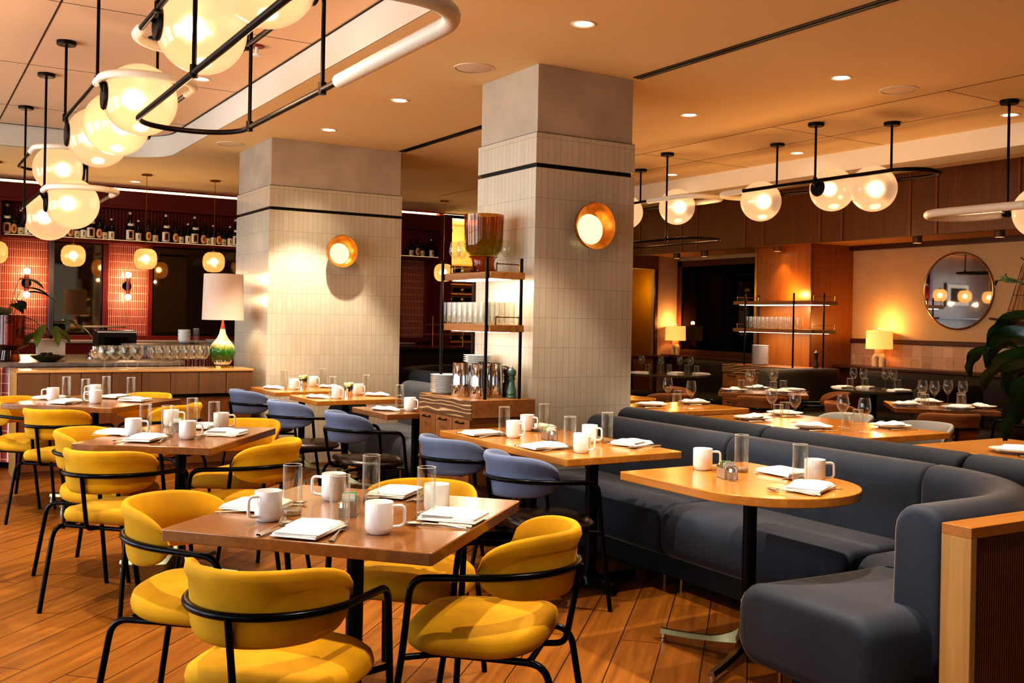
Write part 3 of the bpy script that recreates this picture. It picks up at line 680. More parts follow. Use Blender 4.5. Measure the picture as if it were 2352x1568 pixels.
for x, y, z, lb, k in DL:
    place(dl, lb, (x, y, z), 0, 'recessed ceiling downlights')
    spot(x, y, z-.02, 190*k, 74)
for x, y, z, k in ((3.27, 3.10, CZ, 1.2), (5.41, 3.10, CZ, 1), (5.41, 1.5, CZ, 1), (2.06, 3.6, TZ, 1.1), (.15, 3.6, TZ, 1.0), (2.06, 5.9, TZ, 1.2), (.15, 5.9, TZ, 1.1), (.15, 8.29, TZ, 1), (2.06, 1.6, TZ, 1), (7.45, 3.1, CZ, .8)):
    place(dl, 'round recessed ceiling downlight beyond the edges of the picture', (x, y, z), 0, 'ceiling downlights out of frame'); spot(x, y, z-.02, 190*k, 74)
# wall wash on the far pillar
spot(3.30, 8.55, CZ-.03, 30, 60, (1, .84, .6), .9, .05, (3.35, 9.3, 1.6))
sk = empty('ceiling_speaker', 'x', 'speaker')
mk('grille', MB().lathe([(0, -.004), (.118, -.004), (.128, -.001), (.128, .002), (0, .002)], 40), pm('speaker_grille', '#e6cfb4', .8), sk)
mk('rim', MB().lathe([(.124, -.006), (.134, -.006), (.134, .001), (.124, .001)], 40), pm('speaker_rim', '#efdcc4', .6), sk)
for x, y, lb in ((3.25, 5.87, 'round white ceiling speaker left of the near pillar top'), (6.01, 4.64, 'round white ceiling speaker over the right globes'), (2.748, 9.88, 'round white ceiling speaker left of the far pillar top')):
    place(sk, lb, (x, y, CZ), 0, 'ceiling speakers')
t = empty('fire_sprinkler', 'small red and white sprinkler head in the raised tray', 'sprinkler', (2.13, 7.03, TZ))
mk('escutcheon', MB().lathe([(0, -.012), (.05, -.012), (.055, 0), (0, 0)], 20), pm('sprinkler_red', '#8a2a12', .4), t)
mk('head', MB().lathe([(0, -.075), (.03, -.075), (.03, -.06), (.012, -.055), (.012, -.012), (0, -.012)], 12), M_linen, t)
sf = empty('surface_spotlight', 'x', 'ceiling light')
mk('housing', MB().lathe([(0, 0), (.05, 0), (.05, -.085), (.044, -.085), (.044, -.075), (0, -.075)], 24), pm('spot_housing', '#6a4a2c', .5), sf)
mk('lens', MB().lathe([(0, -.074), (.043, -.074), (.043, -.0755), (0, -.0755)], 24), E_down, sf)
for x, y, lb in ((9.42, 10.95, 'small cylinder spotlight nearest the far corner of the low ceiling'), (9.40, 10.35, 'small cylinder spotlight above the left part of the dark mirror'), (9.335, 8.95, 'cylinder spotlight in front of the wood block'), (9.42, 7.0, 'cylinder spotlight left above the round wall mirror')):
    place(sf, lb, (x, y, LZ), 0, 'cylinder spotlights under the low ceiling'); spot(x, y, LZ-.09, 12, 80, (1, .66, .32), .6)
place(sf, 'thin recessed spotlight at the fascia edge above the round mirror', (9.35, 6.0, LZ), 0, 'cylinder spotlights under the low ceiling')

# ---------------------------------------------------------------- pillar sconces
def pillar_sconce(x, y, label, s=1.0):
    t = empty('disc_wall_lamp', label, 'wall light', (x, y, 2.05))
    R = .158*s
    rows = [];
    prof = [(0, .03), (.5, .045), (.8, .07), (.95, .105), (1.0, .14), (.985, .146), (.93, .12), (.78, .09), (.5, .062), (0, .05)]
    M = Matrix.Rotation(rad(90), 4, 'X')
    mk('copper_dish', MB().lathe([(R*a, b) for a, b in prof], 44, M=M), pm('hammered_gold', '#bd7c34', .36, .85, var=.25, scale=14, bump=.3, bscale=22), t)
    mk('opal_disc', MB().lathe([(0, .11), (R*.44, .108), (R*.62, .09), (R*.66, .07), (R*.5, .055), (0, .055)], 36, c=(0, 0, 0), M=Tr(-.005, 0, -.022) @ M), em('opal_glow', '#ffe8ae', 1.25), t)
    mk('wall_plate', MB().lathe([(0, 0), (.05, 0), (.05, .03), (0, .03)], 24, M=M), M_brass, t)
    point_light((x, y-.22, 2.0), .6, (1, .74, .40), .06)
pillar_sconce(3.64, 9.268, 'gold dish wall lamp with glowing opal disc on the far tiled pillar')
pillar_sconce(3.91, 5.498, 'gold dish wall lamp with glowing opal disc on the near tiled pillar')

# ---------------------------------------------------------------- service stations
def tumbler(r=.032, h=.15, name='water_glass', base=.012):
    return MB().lathe([(0, 0), (r*.92, 0), (r, .004), (r, h), (r-.0018, h), (r-.003, base+.002), (r*.8, base), (0, base)], 20)
M_rim_glint = pm('glass_rim_glint', '#e8e4da', .08, spec=1.0)  # near-white rings imitate the bright highlight along drinking glass rims
g_high = mk('highball_glass', tumbler(.0315, .165, base=.016), M_glass, smooth=50); g_high['category'] = 'glass'
mk('rim', MB().tube([(.0307*cos(a*pi/14), .0307*sin(a*pi/14), .165) for a in range(28)], .0008, 5, closed=True), M_rim_glint, g_high, smooth=80)
mk('thick_base', MB().lathe([(0, .001), (.028, .001), (.0295, .004), (.029, .015), (.02, .013), (0, .012)], 20), thin_glass('base_glass', '#d8d2c4', 2.2, 1.9), g_high, smooth=60)
g_tum = mk('water_tumbler', tumbler(.034, .105), M_glass, smooth=50); g_tum['category'] = 'glass'
mk('rim', MB().tube([(.0332*cos(a*pi/12), .0332*sin(a*pi/12), .105) for a in range(24)], .0008, 5, closed=True), M_rim_glint, g_tum, smooth=80)
g_stack = mk('shelf_tumbler', MB().lathe([(0, 0), (.033, 0), (.034, .004), (.035, .145), (.0325, .145), (.031, .012), (0, .012)], 12), M_glass, smooth=50); g_stack['category'] = 'glass'
def wine_profile(s=1.0):
    return [(r*s, z*s) for r, z in [(0, .002), (.036, .002), (.034, .005), (.006, .010), (.0045, .02), (.0042, .085), (.007, .092), (.022, .108), (.038, .135), (.0405, .155), (.036, .19), (.030, .215), (.0288, .215), (.0345, .19), (.0388, .155), (.0365, .136), (.020, .111), (0, .098)]]
g_wine = mk('wine_glass', MB().lathe(wine_profile(), 20), M_glass, smooth=60); g_wine['category'] = 'wine glass'
g_big = mk('large_wine_glass', MB().lathe([(0, .002), (.04, .002), (.038, .005), (.006, .010), (.0045, .02), (.0042, .075), (.008, .082), (.03, .098), (.048, .125), (.052, .15), (.046, .19), (.039, .21), (.0375, .21), (.0445, .19), (.050, .15), (.046, .126), (.028, .101), (0, .09)], 20), M_glass, smooth=60); g_big['category'] = 'wine glass'
plate = mk('dinner_plate', MB().lathe([(0, .002), (.07, .002), (.075, 0), (.08, .004), (.128, .018), (.131, .021), (.127, .021), (.078, .008), (0, .007)], 40), M_por, smooth=50); plate['category'] = 'plate'
splate = mk('side_plate', MB().lathe([(r_*.8, z_*.8) for r_, z_ in [(0, .002), (.07, .002), (.075, 0), (.08, .004), (.128, .018), (.131, .021), (.127, .021), (.078, .008), (0, .007)]], 36), M_por, smooth=50); splate['category'] = 'plate'
def steel_pitcher():
    t = empty('steel_pitcher', 'x', 'pitcher')
    mk('body', MB().lathe([(0, 0), (.058, 0), (.06, .005), (.056, .1), (.05, .215), (.052, .222), (.047, .222), (.05, .1), (.053, .01), (0, .008)], 28), M_chrome, t)
    h = fillet([(-.045, 0, .205), (-.105, 0, .205), (-.098, 0, .12), (-.054, 0, .03)], .02)
    mk('handle', MB().tube(h, .0075, 8), M_chrome, t); return t
pit = steel_pitcher()
def pepper_mill(mat):
    t = empty('pepper_mill', 'x', 'pepper mill')
    mk('body', MB().lathe([(0, 0), (.031, 0), (.033, .006), (.031, .02), (.028, .024), (.033, .03), (.031, .05), (.024, .075), (.019, .10), (.021, .122), (.027, .135), (0, .135)], 24), mat, t)
    mk('head', MB().lathe([(.018, .135), (.018, .142), (.024, .148), (.03, .165), (.027, .183), (.015, .195), (0, .197)], 24), mat, t)
    mk('finial', ball(.007, 10, (0, 0, .202)), M_chrome, t); return t
mill = pepper_mill(M_mill); mill_dark = pepper_mill(M_milld)
def station(x0, x1, y0, y1, H, posts, z1, z2, lab, labshelf, drawers_n, top_y1=None):
    """cabinet whose drawer face looks toward -X, with a two shelf metal rack on it"""
    t = empty('service_cabinet', lab, 'cabinet', (x0, y0, 0)); X, Y = x1-x0, y1-y0
    mk('carcass', MB().box(.012, X, .0, Y, .08, H-.115), M_wood_cab, t, smooth=0)
    mk('toe_kick', MB().box(.05, X-.02, .03, Y-.03, 0, .08), M_rubber, t, smooth=0)
    mk('top_slab', MB().box(-.002, X+.008, -.014, Y+.01, H-.112, H), M_wood_slab, t, smooth=0, bevel=.003)
    mk('slab_face', MB().box(-.006, -.0015, -.014, Y+.01, H-.110, H-.002), M_swirl, t, smooth=0)
    dw = Y/drawers_n; zs = [(H-.122-.165*(k+1), H-.122-.165*k) for k in range(4)]
    for i in range(drawers_n):
        for a, b in zs:
            d = mk('drawer', MB().box(-.006, .012, i*dw+.003, (i+1)*dw-.003, a+.003, b-.003), M_wood_cab, t, smooth=0, bevel=.0015)
            mk('pull', MB().tube(fillet([(-.006, i*dw+dw*.32, b-.022), (-.026, i*dw+dw*.32, b-.026), (-.026, i*dw+dw*.68, b-.026), (-.006, i*dw+dw*.68, b-.022)], .006, 3), .005, 6), M_bronze, d)
    r = empty('metal_rack', labshelf, 'shelf rack', (x0, y0, H)); ry = Y
    for px, py in posts:
        mk('post', MB().tube([(px-x0, py-y0, 0), (px-x0, py-y0, z1+.09-H)], .0105, 10), M_bronze, r)
    px0, px1 = min(p[0] for p in posts), max(p[0] for p in posts); py0, py1 = min(p[1] for p in posts), max(p[1] for p in posts)
    for z, nm in ((z1, 'upper'), (z2, 'lower')):
        s_ = mk('shelf_board', MB().box(px0-x0+.01, px1-x0+.02, py0-y0-.012, py1-y0+.02, z-.045-H, z-H), M_wood_slab, r, smooth=0, bevel=.003)
        mk('led_strip', MB().box(px0-x0+.05, px1-x0-.05, py0-y0+.05, py1-y0-.05, z-.049-H, z-.0455-H), em('led_strip', '#ffe6d2', 7), s_, smooth=0)
        for side in (0, 1):
            ya = py0-y0+.004 if side == 0 else py1-y0-.004
            q = MB().tube([(px0-x0+.06, ya, z+.05-H), (px1-x0-.01, ya, z+.05-H)], .0035, 6)
            for xx in (px0-x0+.06, px1-x0-.01): q.lathe([(.008, 0), (.005, .01), (.005, .04), (.009, .045), (.009, .057), (0, .06)], 8, c=(xx, ya, z-H))
            mk('gallery_rail', q, M_brass, s_)
    return t, r
station(3.045, 3.505, 5.455, 6.16, .91, [(3.175, 5.51), (3.42, 5.49), (3.175, 6.12), (3.42, 6.12)], 1.725, 1.385,
        'oak drawer cabinet with wide top slab standing against the near tiled pillar', 'black post rack with two wooden shelves standing on the near oak cabinet', 3)
station(8.90, 9.43, 8.05, 9.42, .915, [(8.95, 8.31), (9.18, 8.06), (8.95, 9.10), (9.38, 9.30)], 1.706, 1.37,
        'warm lit wooden drawer cabinet in front of the wood block', 'thin metal rack with two shelves on the cabinet before the wood block', 4)
# on the near cabinet
for k, (x, y, rz) in enumerate(((3.15, 5.79, .6), (3.20, 5.63, .5), (3.34, 5.67, .4), (3.33, 5.80, .9))):
    place(pit, ['steel water pitcher on the near cabinet, leftmost beside the front plate stack', 'steel water pitcher on the near cabinet, directly left of the middle rack post', 'steel water pitcher on the near cabinet, right of the middle rack post', 'steel water pitcher at the back of the near cabinet before the tall plate stack'][k], (x, y, .91), rz+pi*.95, 'steel pitchers on the near cabinet')
place(mill, 'sage green pepper mill at the right corner of the near cabinet', (3.395, 5.545, .91))
place(mill_dark, 'dark wooden pepper mill behind the sage green one on the near cabinet', (3.43, 5.66, .91))
for k in range(11):
    place(splate, 'white plate, %s from bottom, left stack on the near cabinet' % ORD[k], (3.165, 6.03, .91+k*.0115), 0, 'front plate stack on the near cabinet')
for k in range(19):
    place(splate, 'white plate, %s from bottom, taller stack on the near cabinet' % ORD[k], (3.38, 5.965, .91+k*.0138), 0, 'tall plate stack on the near cabinet')
for i in range(9):
    for j in range(3):
        place(g_stack, 'near rack tumbler, %s from the left, %s row, middle shelf' % (ORD[8-i], ['front', 'middle', 'back'][j]), (3.215+.074*j, 5.535+.073*i, 1.386), 0, 'tumblers on the near rack')
for x, y, lb in ((3.22, 6.03, 'wine glass on the upper rack shelf, leftmost by the rack post'), (3.22, 5.93, 'wine glass on the upper rack shelf, just left of the amber vase'), (3.41, 5.66, 'wine glass on the upper rack shelf, right of the amber vase')):
    place(g_wine, lb, (x, y, 1.726), 0, 'wine glasses on the upper rack shelf')
hv = empty('amber_vase', 'large amber and green glass hurricane vase on top of the near rack', 'vase', (3.30, 5.78, 1.726))
mk('foot', MB().lathe([(0, 0), (.088, 0), (.092, .008), (.078, .03), (.072, .06), (.08, .095), (.1, .108), (0, .112)], 36), tint_glass('amber_foot', '#d39a62', '#b87c48', 0, .11), hv)
mk('bowl', MB().lathe([(0, .112), (.09, .115), (.118, .145), (.128, .18), (.132, .30), (.133, .385), (.129, .386), (.127, .30), (.123, .185), (.113, .152), (.085, .124), (0, .12)], 44), tint_glass('amber_bowl', '#dfb97f', '#d3cf80', .12, .36), hv)
# on the far cabinet
for k in range(20):
    place(splate, 'white plate, %s from bottom, stack before the wood block' % ORD[k], (9.10, 8.98, .915+k*.0122), 0, 'plate stack on the far cabinet')
place(mill_dark, 'tall dark pepper mill on the far cabinet beside the rack post', (9.22, 8.20, .915))
for i in range(12):
    for j in range(2):
        place(g_stack, 'far rack tumbler, %s from the left, %s row, middle shelf' % (ORD[11-i], ['front', 'back'][j]), (9.0+.08*j, 8.33+.07*i, 1.371), 0, 'tumblers on the far rack')

# ---------------------------------------------------------------- console and bar, left
cx0, cx1, cy0, cy1 = .84, 2.83, 9.27, 9.80
t = empty('sideboard', 'long brown sideboard with square panels in front of the bar', 'sideboard', (cx0, cy0, 0)); X, Y = cx1-cx0, cy1-cy0
mk('carcass', MB().box(.012, X-.0, .03, Y, 0, .66), M_console2, t, smooth=0)
mk('upper_box', MB().box(.0, X, .012, Y, .69, .905), M_console, t, smooth=0, bevel=.003)
mk('top', MB().box(-.006, X+.006, -.006, Y, .895, .915), pm('sideboard_top', '#c79a63', .22, coat=.5), t, smooth=0, bevel=.003)
mk('shadow_gap', MB().box(.02, X-.02, .035, Y-.01, .66, .69), M_slot, t, smooth=0)
n = 8; w = X/n
for i in range(n): mk('square_panel', MB().box(i*w+.003, (i+1)*w-.003, 0, .014, .692, .893), M_console, t, smooth=0, bevel=.0015)
for i, (a, b) in enumerate(((0.02, .62), (.63, 1.30), (1.31, 1.97))):
    d = mk('door', MB().box(a, b, .018, .032, .06, .655), M_console2, t, smooth=0, bevel=.002)
    mk('pull', MB().box(b-.12, b-.03, .004, .018, .640, .655), M_brass, d, smooth=0)
mk('end_panel', MB().box(-.006, .0, .0, Y, 0, .9), M_part, t, smooth=0)
# bar: rounded red tiled front, stone counter
t = empty('bar_counter', 'bar with grey stone top and rounded red tiled front behind the sideboard', 'bar counter', (0, 0, 0))
def slab(x0, x1, y0, y1, r): return [(x, y) for x, y in rrect((x0+x1)/2, (y0+y1)/2, x1-x0, y1-y0, r, 8)]
mk('stone_top', MB().prism(slab(-1.2, 2.4, 9.86, 11.8, .25), .915, .955), M_stone, t, bevel=.006)
mk('tiled_front', MB().prism(slab(-1.1, .80, 9.93, 11.7, .3), .06, .915), M_redtile2, t)
mk('tiled_body', MB().prism(slab(.75, 2.1, 9.95, 11.7, .2), .06, .915), M_redtile2, t)
mk('glow_line', MB().prism(slab(-1.115, .815, 9.915, 11.7, .3), .895, .905), em('bar_edge_glow', '#ffe9c8', 2.5), t)
t = empty('raised_counter', 'raised oval grey stone counter with dark red tiled base behind the sideboard', 'bar counter', (0, 0, 0))
mk('stone_top', MB().prism(slab(1.97, 4.6, 10.70, 11.28, .28), 1.06, 1.095), M_stone, t, bevel=.006)
mk('tiled_base', MB().prism(slab(2.16, 4.5, 10.84, 11.2, .15), 0, 1.06), M_redtile, t)
bk = mk('back_bar', MB().box(1.0, 6.6, 13.65, 14.2, 0, 1.02), M_red, smooth=0, bevel=.005); tag(bk, 'oxblood back bar cabinet under the antique mirrors', 'bar counter')
mk('stone_top', MB().box(.98, 6.62, 13.62, 14.22, 1.02, 1.05), M_stone, bk, smooth=0, bevel=.004)
# lamp on the sideboard
t = empty('ceramic_table_lamp', 'green drip glazed ceramic table lamp with pale drum shade on the sideboard', 'table lamp', (2.62, 9.56, .915))
def glaze():
    s = NT('drip_glaze'); tc = s.add('ShaderNodeTexCoord'); sp_ = s.add('ShaderNodeSeparateXYZ'); s.link(tc.outputs['Object'], sp_.inputs[0])
    mp = s.add('ShaderNodeMapping'); mp.inputs['Scale'].default_value = (55, 55, 5); s.link(tc.outputs['Object'], mp.inputs[0])
    n = s.add('ShaderNodeTexNoise', Scale=1.0, Detail=2.0); s.link(mp.outputs[0], n.inputs['Vector'])
    a = s.add('ShaderNodeMath', operation='MULTIPLY_ADD'); a.inputs[1].default_value = .10; s.link(n.outputs['Fac'], a.inputs[0]); s.link(sp_.outputs[2], a.inputs[2])
    c = s.ramp(a.outputs[0], [(0, hx('#efe8d8')), (.102, hx('#efe8d8')), (.106, hx('#1f4416')), (.22, hx('#2f6b1c')), (.26, hx('#a7a060')), (.30, hx('#f0e6cf'))])
    s.link(c, s.b.inputs['Base Color']); s.b.inputs['Roughness'].default_value = .08; s.b.inputs['Coat Weight'].default_value = .6; return s.m
mk('body', MB().lathe([(0, .02), (.055, .02), (.075, .035), (.108, .09), (.125, .14), (.118, .19), (.09, .235), (.055, .275), (.032, .32), (.024, .365), (0, .37)], 40), glaze(), t, smooth=60)
mk('base', MB().lathe([(0, 0), (.075, 0), (.075, .016), (.055, .022), (0, .022)], 32), M_brass, t)
mk('neck', MB().lathe([(.022, .362), (.016, .40), (.008, .45), (0, .455)], 20), pm('lamp_neck', '#a8481c', .4), t)
M_drum = NT('drum_shade_fabric'); M_drum.b.inputs['Base Color'].default_value = hx('#cdb8a6'); M_drum.b.inputs['Roughness'].default_value = .9
M_drum.b.inputs['Emission Color'].default_value = hx('#c8a084'); M_drum.b.inputs['Emission Strength'].default_value = .12
M_drum = M_drum.m
mk('shade', MB().lathe([(.193, .45), (.182, .885), (.180, .885), (.191, .45)], 48), M_drum, t)
mk('bulb', ball(.03, 12, (0, 0, .60)), E_bulb, t)
point_light((2.62, 9.56, 1.50), 9, (1, .72, .42), .05)
# glasses on the sideboard
for i in range(4):
    for j in range(2): place(g_big, 'large wine glass on the sideboard, left cluster, %s column, %s row' % (ORD[i], ['front', 'back'][j]), (1.53+.092*i+.03*j, 9.34+.12*j, .916), 0, 'left cluster of wine glasses on the sideboard')
for i in range(7):
    for j in range(2): place(g_big, 'large wine glass on the sideboard, right cluster, %s column, %s row' % (ORD[i], ['front', 'back'][j]), (1.965+.072*i, 9.36+.13*j, .916), 0, 'right cluster of wine glasses on the sideboard')
# things on the bar
t = empty('hurricane_candle_holder', 'amber glass hurricane holder with candle at the left end of the bar', 'candle holder', (.86, 10.2, .956))
mk('foot', MB().lathe([(0, 0), (.085, 0), (.09, .01), (.07, .10), (.12, .13), (.155, .145), (.15, .152), (0, .14)], 32), tint_glass('hurricane_foot', '#d8a848', '#b08028', 0, .15), t)
mk('cylinder', MB().lathe([(.12, .15), (.122, .42), (.119, .42), (.117, .15)], 36), tint_glass('hurricane_glass', '#d8a070', '#e0b068', .15, .42), t)
cdl = mk('pillar_candle', MB().lathe([(0, 0), (.042, 0), (.042, .19), (.036, .195), (0, .19)], 24), pm('yellow_wax', '#e0a80e', .5), smooth=40); cdl.location = (.86, 10.2, 1.10); tag(cdl, 'yellow pillar candle inside the amber hurricane holder', 'candle')
mk('wick', MB().tube([(0, 0, .19), (.002, 0, .205)], .0015, 5), M_rubber, cdl)
pl = empty('potted_plant', 'broad leaved plant in a square cream planter on the bar', 'plant', (1.22, 10.35, .955))
mk('planter', MB().box(-.115, .115, -.115, .115, 0, .20), pm('cream_planter', '#d9cbb6', .4), pl, bevel=.006, smooth=0)
def leaf(m, p, d, L, W, droop=.5, roll=0, n=9, cup=.12):
    """broad pointed leaf from p heading d"""
    d = Vector(d).normalized(); side = d.cross(Vector((0, 0, 1)));
    side = side.normalized() if side.length > 1e-3 else Vector((1, 0, 0))
    side = Matrix.Rotation(roll, 3, d) @ side; p = Vector(p); rows = []; cur = p.copy(); dirv = d.copy()
    for i in range(n):
        t = i/(n-1); w = W/2*(sin(pi*t**.75)**.85)*(1-.25*t)+.001; nrm = side.cross(dirv).normalized()
        rows.append([tuple(cur+side*w*s_+nrm*(abs(s_)*cup*w*1.5)) for s_ in (-1, -.5, 0, .5, 1)])
        cur = cur+dirv*(L/(n-1)); dirv = (dirv+Vector((0, 0, -droop/(n-1)))).normalized()
    m.grid(rows); return m
def add_leaves(par, specs, mat, stemmat):
    for (p0, p1, d, L, W, dr, ro) in specs:
        m = MB(); leaf(m, p1, d, L, W, dr, ro)
        l = mk('leaf', m, mat, par, smooth=80)
        a, b = Vector(p0), Vector(p1); md = (a+b)/2+Vector((0, 0, .3*(b-a).length*.6))
        pts = [a*(1-t)**2+md*2*t*(1-t)+b*t*t for t in [k/8 for k in range(9)]]
        mk('leaf_stem', MB().tube(pts, .003, 5), stemmat, l)
add_leaves(pl, [((0, 0, .2), (.16, -.05, .36), (.8, -.2, -.3), .28, .13, .9, 0), ((0, 0, .2), (-.08, -.14, .34), (-.3, -.5, -.7), .25, .15, .6, .4), ((0, 0, .2), (.02, -.15, .33), (.1, -.4, -.9), .2, .11, .3, 0),
                ((0, 0, .2), (-.2, -.05, .30), (-.9, -.1, -.2), .24, .13, .8, .3), ((0, 0, .2), (-.16, -.1, .26), (-.7, -.3, -.9), .17, .09, .3, -.3), ((0, 0, .2), (.1, .05, .38), (.6, .4, 0), .2, .1, .9, 0), ((0, 0, .2), (.06, -.14, .30), (.5, -.3, -.7), .18, .1, .4, .2)], M_leaf2, M_stem)
pl2 = empty('leafy_arrangement', 'dark green leafy arrangement behind the amber hurricane holder', 'plant', (.86, 10.80, .955))
mk('vase', MB().lathe([(0, 0), (.07, 0), (.09, .12), (.06, .24), (.052, .24), (.08, .12), (0, .01)], 24), M_rubber, pl2)
sp_ = []
for k in range(14):
    a = rad(k*51-40); r_ = .1+.1*(k % 3)/2; z_ = .40+.40*((k*7) % 10)/10
    sp_.append(((0, 0, .22), (r_*cos(a), r_*sin(a), z_), (cos(a), sin(a), .1), .30, .13, 1.0, .2*(k % 3-1)))
add_leaves(pl2, sp_, M_leaf, M_stem)
t = empty('brass_bowl', 'shallow brass bowl of dark olives on the bar', 'bowl', (1.16, 10.02, .956))
mk('bowl', MB().lathe([(0, 0), (.06, 0), (.12, .03), (.15, .055), (.146, .057), (.115, .036), (.05, .01), (0, .01)], 36), M_champ, t)
ol = mk('dark_fruit', ball(.022, 12), pm('black_olive', '#0c0a0a', .1), smooth=80); ol['category'] = 'fruit'
for k in range(14):
    a = k*2.4; r_ = .085*sqrt((k+.5)/14); place(ol, 'glossy black fruit heaped in the brass bowl on the bar', (1.16+r_*cos(a), 10.02+r_*sin(a), .956+.045+(.018 if k < 5 else 0)), 0, 'black fruit in the brass bowl')
t = empty('counter_oven', 'black box with glass front standing on the bar behind the wine glasses', 'oven', (1.99, 11.52, .955))
mk('body', MB().box(-.2, .2, -.15, .15, 0, .27), pm('oven_black', '#12100e', .35), t, smooth=0, bevel=.008)
mk('glass_front', MB().box(-.13, .13, -.156, -.150, .05, .2), M_darkmir, t, smooth=0)
mk('top_trim', MB().box(-.2, .2, -.158, -.150, .245, .262), M_linen, t, smooth=0)
t = empty('steel_dome', 'low polished steel food dome on the bar right of the planter', 'dome', (1.68, 10.7, .956))
mk('dome', MB().lathe([(0, 0), (.09, 0), (.08, .05), (.045, .085), (.045, .12), (0, .125)], 32), M_chrome, t); mk('rim', MB().lathe([(.085, 0), (.1, 0), (.1, .01), (.085, .01)], 32), M_chrome, t)
bp = mk('bread_plate', MB().lathe([(0, 0), (.05, 0), (.08, .01), (.085, .014), (.05, .006), (0, .005)], 24), M_por, smooth=50); bp['category'] = 'plate'
for k in range(2): place(bp, 'small white plate under the cups on the raised counter, %s' % ['lower', 'upper'][k], (2.62, 10.98, 1.096+.012*k), 0, 'plates under the cups')
cup = mk('white_bowl', MB().lathe([(0, 0), (.05, 0), (.065, .02), (.066, .05), (.062, .05), (.058, .02), (0, .01)], 24), M_por, smooth=50); cup['category'] = 'bowl'
for k in range(3): place(cup, 'white bowl, %s in the stack on the raised counter' % ['bottom', 'middle', 'top'][k], (2.60, 10.98, 1.122+.038*k), 0, 'stacked bowls on the raised counter')
place(g_high, 'clear glass beside the bowl stack on the raised counter', (2.72, 10.96, 1.096))
for k in range(3): place(plate, 'white plate, %s in the low stack on the raised counter' % ['bottom', 'middle', 'top'][k], (2.98, 11.1, 1.096+.0125*k), 0, 'low plate stack on the raised counter')
place(g_wine, 'wine glass on the raised counter behind the green lamp', (3.28, 11.0, 1.096))
t = empty('bar_tray', 'dark round tray on a black stand behind the counter oven', 'tray', (1.95, 11.9, 1.05))
mk('tray', MB().lathe([(0, .2), (.22, .2), (.23, .215), (.22, .21), (0, .21)], 32), M_terr, t); mk('stand', MB().lathe([(0, 0), (.09, 0), (.08, .01), (.02, .02), (.02, .2), (0, .2)], 16), M_black, t)
mk('post', MB().tube([(0, 0, -1.05), (0, 0, 0)], .04, 10), M_black, t)
# wine room shelves right of the far pillar
wr = empty('wine_rack', 'tall pale wine rack with sloping dividers in the bright room right of the far pillar', 'wine rack', (8.1, 15.4, 0))
m = MB()
for k in range(13): m.box(-.62, .75, -.2, .15, .35+.165*k, .372+.165*k)
mk('shelves', m, pm('rack_maple', '#c99a4a', .5), wr, smooth=0)
mk('uprights', MB().box(-.64, -.61, -.2, .15, 0, 2.4).box(.12-.3, .15-.3, -.2, .15, 0, 2.4).box(.74, .77, -.2, .15, 0, 2.4), pm('rack_maple2', '#e0b562', .5), wr, smooth=0)
wb = mk('laid_wine_bottle', MB().lathe([(0, 0), (.037, 0), (.037, .18), (.014, .23), (.014, .29), (0, .29)], 12, M=Matrix.Rotation(rad(90), 4, 'X')), M_winebottle, smooth=50); wb['category'] = 'bottle'
mk('foil', MB().lathe([(0, .2), (.0155, .235), (.0155, .292), (0, .292)], 10, M=Matrix.Rotation(rad(90), 4, 'X')), M_lab, wb)
for r_ in range(9):
    for c_ in range(5):
        if (r_*5+c_*3) % 4 != 0:
            place(wb, 'wine bottle lying in pale rack, %s shelf up, %s from left' % (ORD[r_], ORD[c_]), (7.62+.22*c_, 15.50, .93+.165*r_), 0, 'bottles lying in the wine rack')
bt = empty('bar_height_table', 'dark high counter with dark stools before the wine room', 'counter', (6.9, 12.9, 0))
mk('counter_top', MB().box(-1.6, 1.8, -.3, .3, .98, 1.02), pm('dark_red_top', '#4a1c12', .15, coat=.4), bt, smooth=0, bevel=.004)
mk('counter_body', MB().box(-1.5, 1.7, -.1, .25, 0, .98), pm('dark_counter', '#1c0c08', .5), bt, smooth=0)
gs = empty('glass_shelves', 'two thin glass shelves hung before the red wall right of the far pillar', 'shelf', (6.9, 13.0, 0))
for z in (1.18, 1.32):
    mk('glass_shelf', MB().box(-.4, .45, -.12, .12, z, z+.012), thin_glass('shelf_glass', '#ffcfb8'), gs, smooth=0)
mk('hanger', MB().tube([(.2, 0, 1.02), (.2, 0, 1.45)], .004, 6).tube([(-.3, 0, 1.02), (-.3, 0, 1.45)], .004, 6), M_brass, gs)
for k, x in enumerate((5.75, 6.35, 7.0, 7.6)):
    s_ = empty('bar_stool', 'dark bar stool, %s from the left before the high counter' % ORD[k], 'stool', (x, 12.35, 0), 0, 'bar stools by the wine room')
    mk('seat', MB().prism(rrect(0, 0, .38, .36, .08), .70, .75), M_bleather, s_, bevel=.01)
    for a, b in ((-1, -1), (1, -1), (1, 1), (-1, 1)): mk('leg', MB().tube([(a*.14, b*.14, .70), (a*.19, b*.18, 0)], .011, 6), M_black, s_)
    mk('foot_ring', MB().tube([(p[0], p[1], .25) for p in rrect(0, 0, .34, .32, .02)], .008, 6, closed=True), M_black, s_)
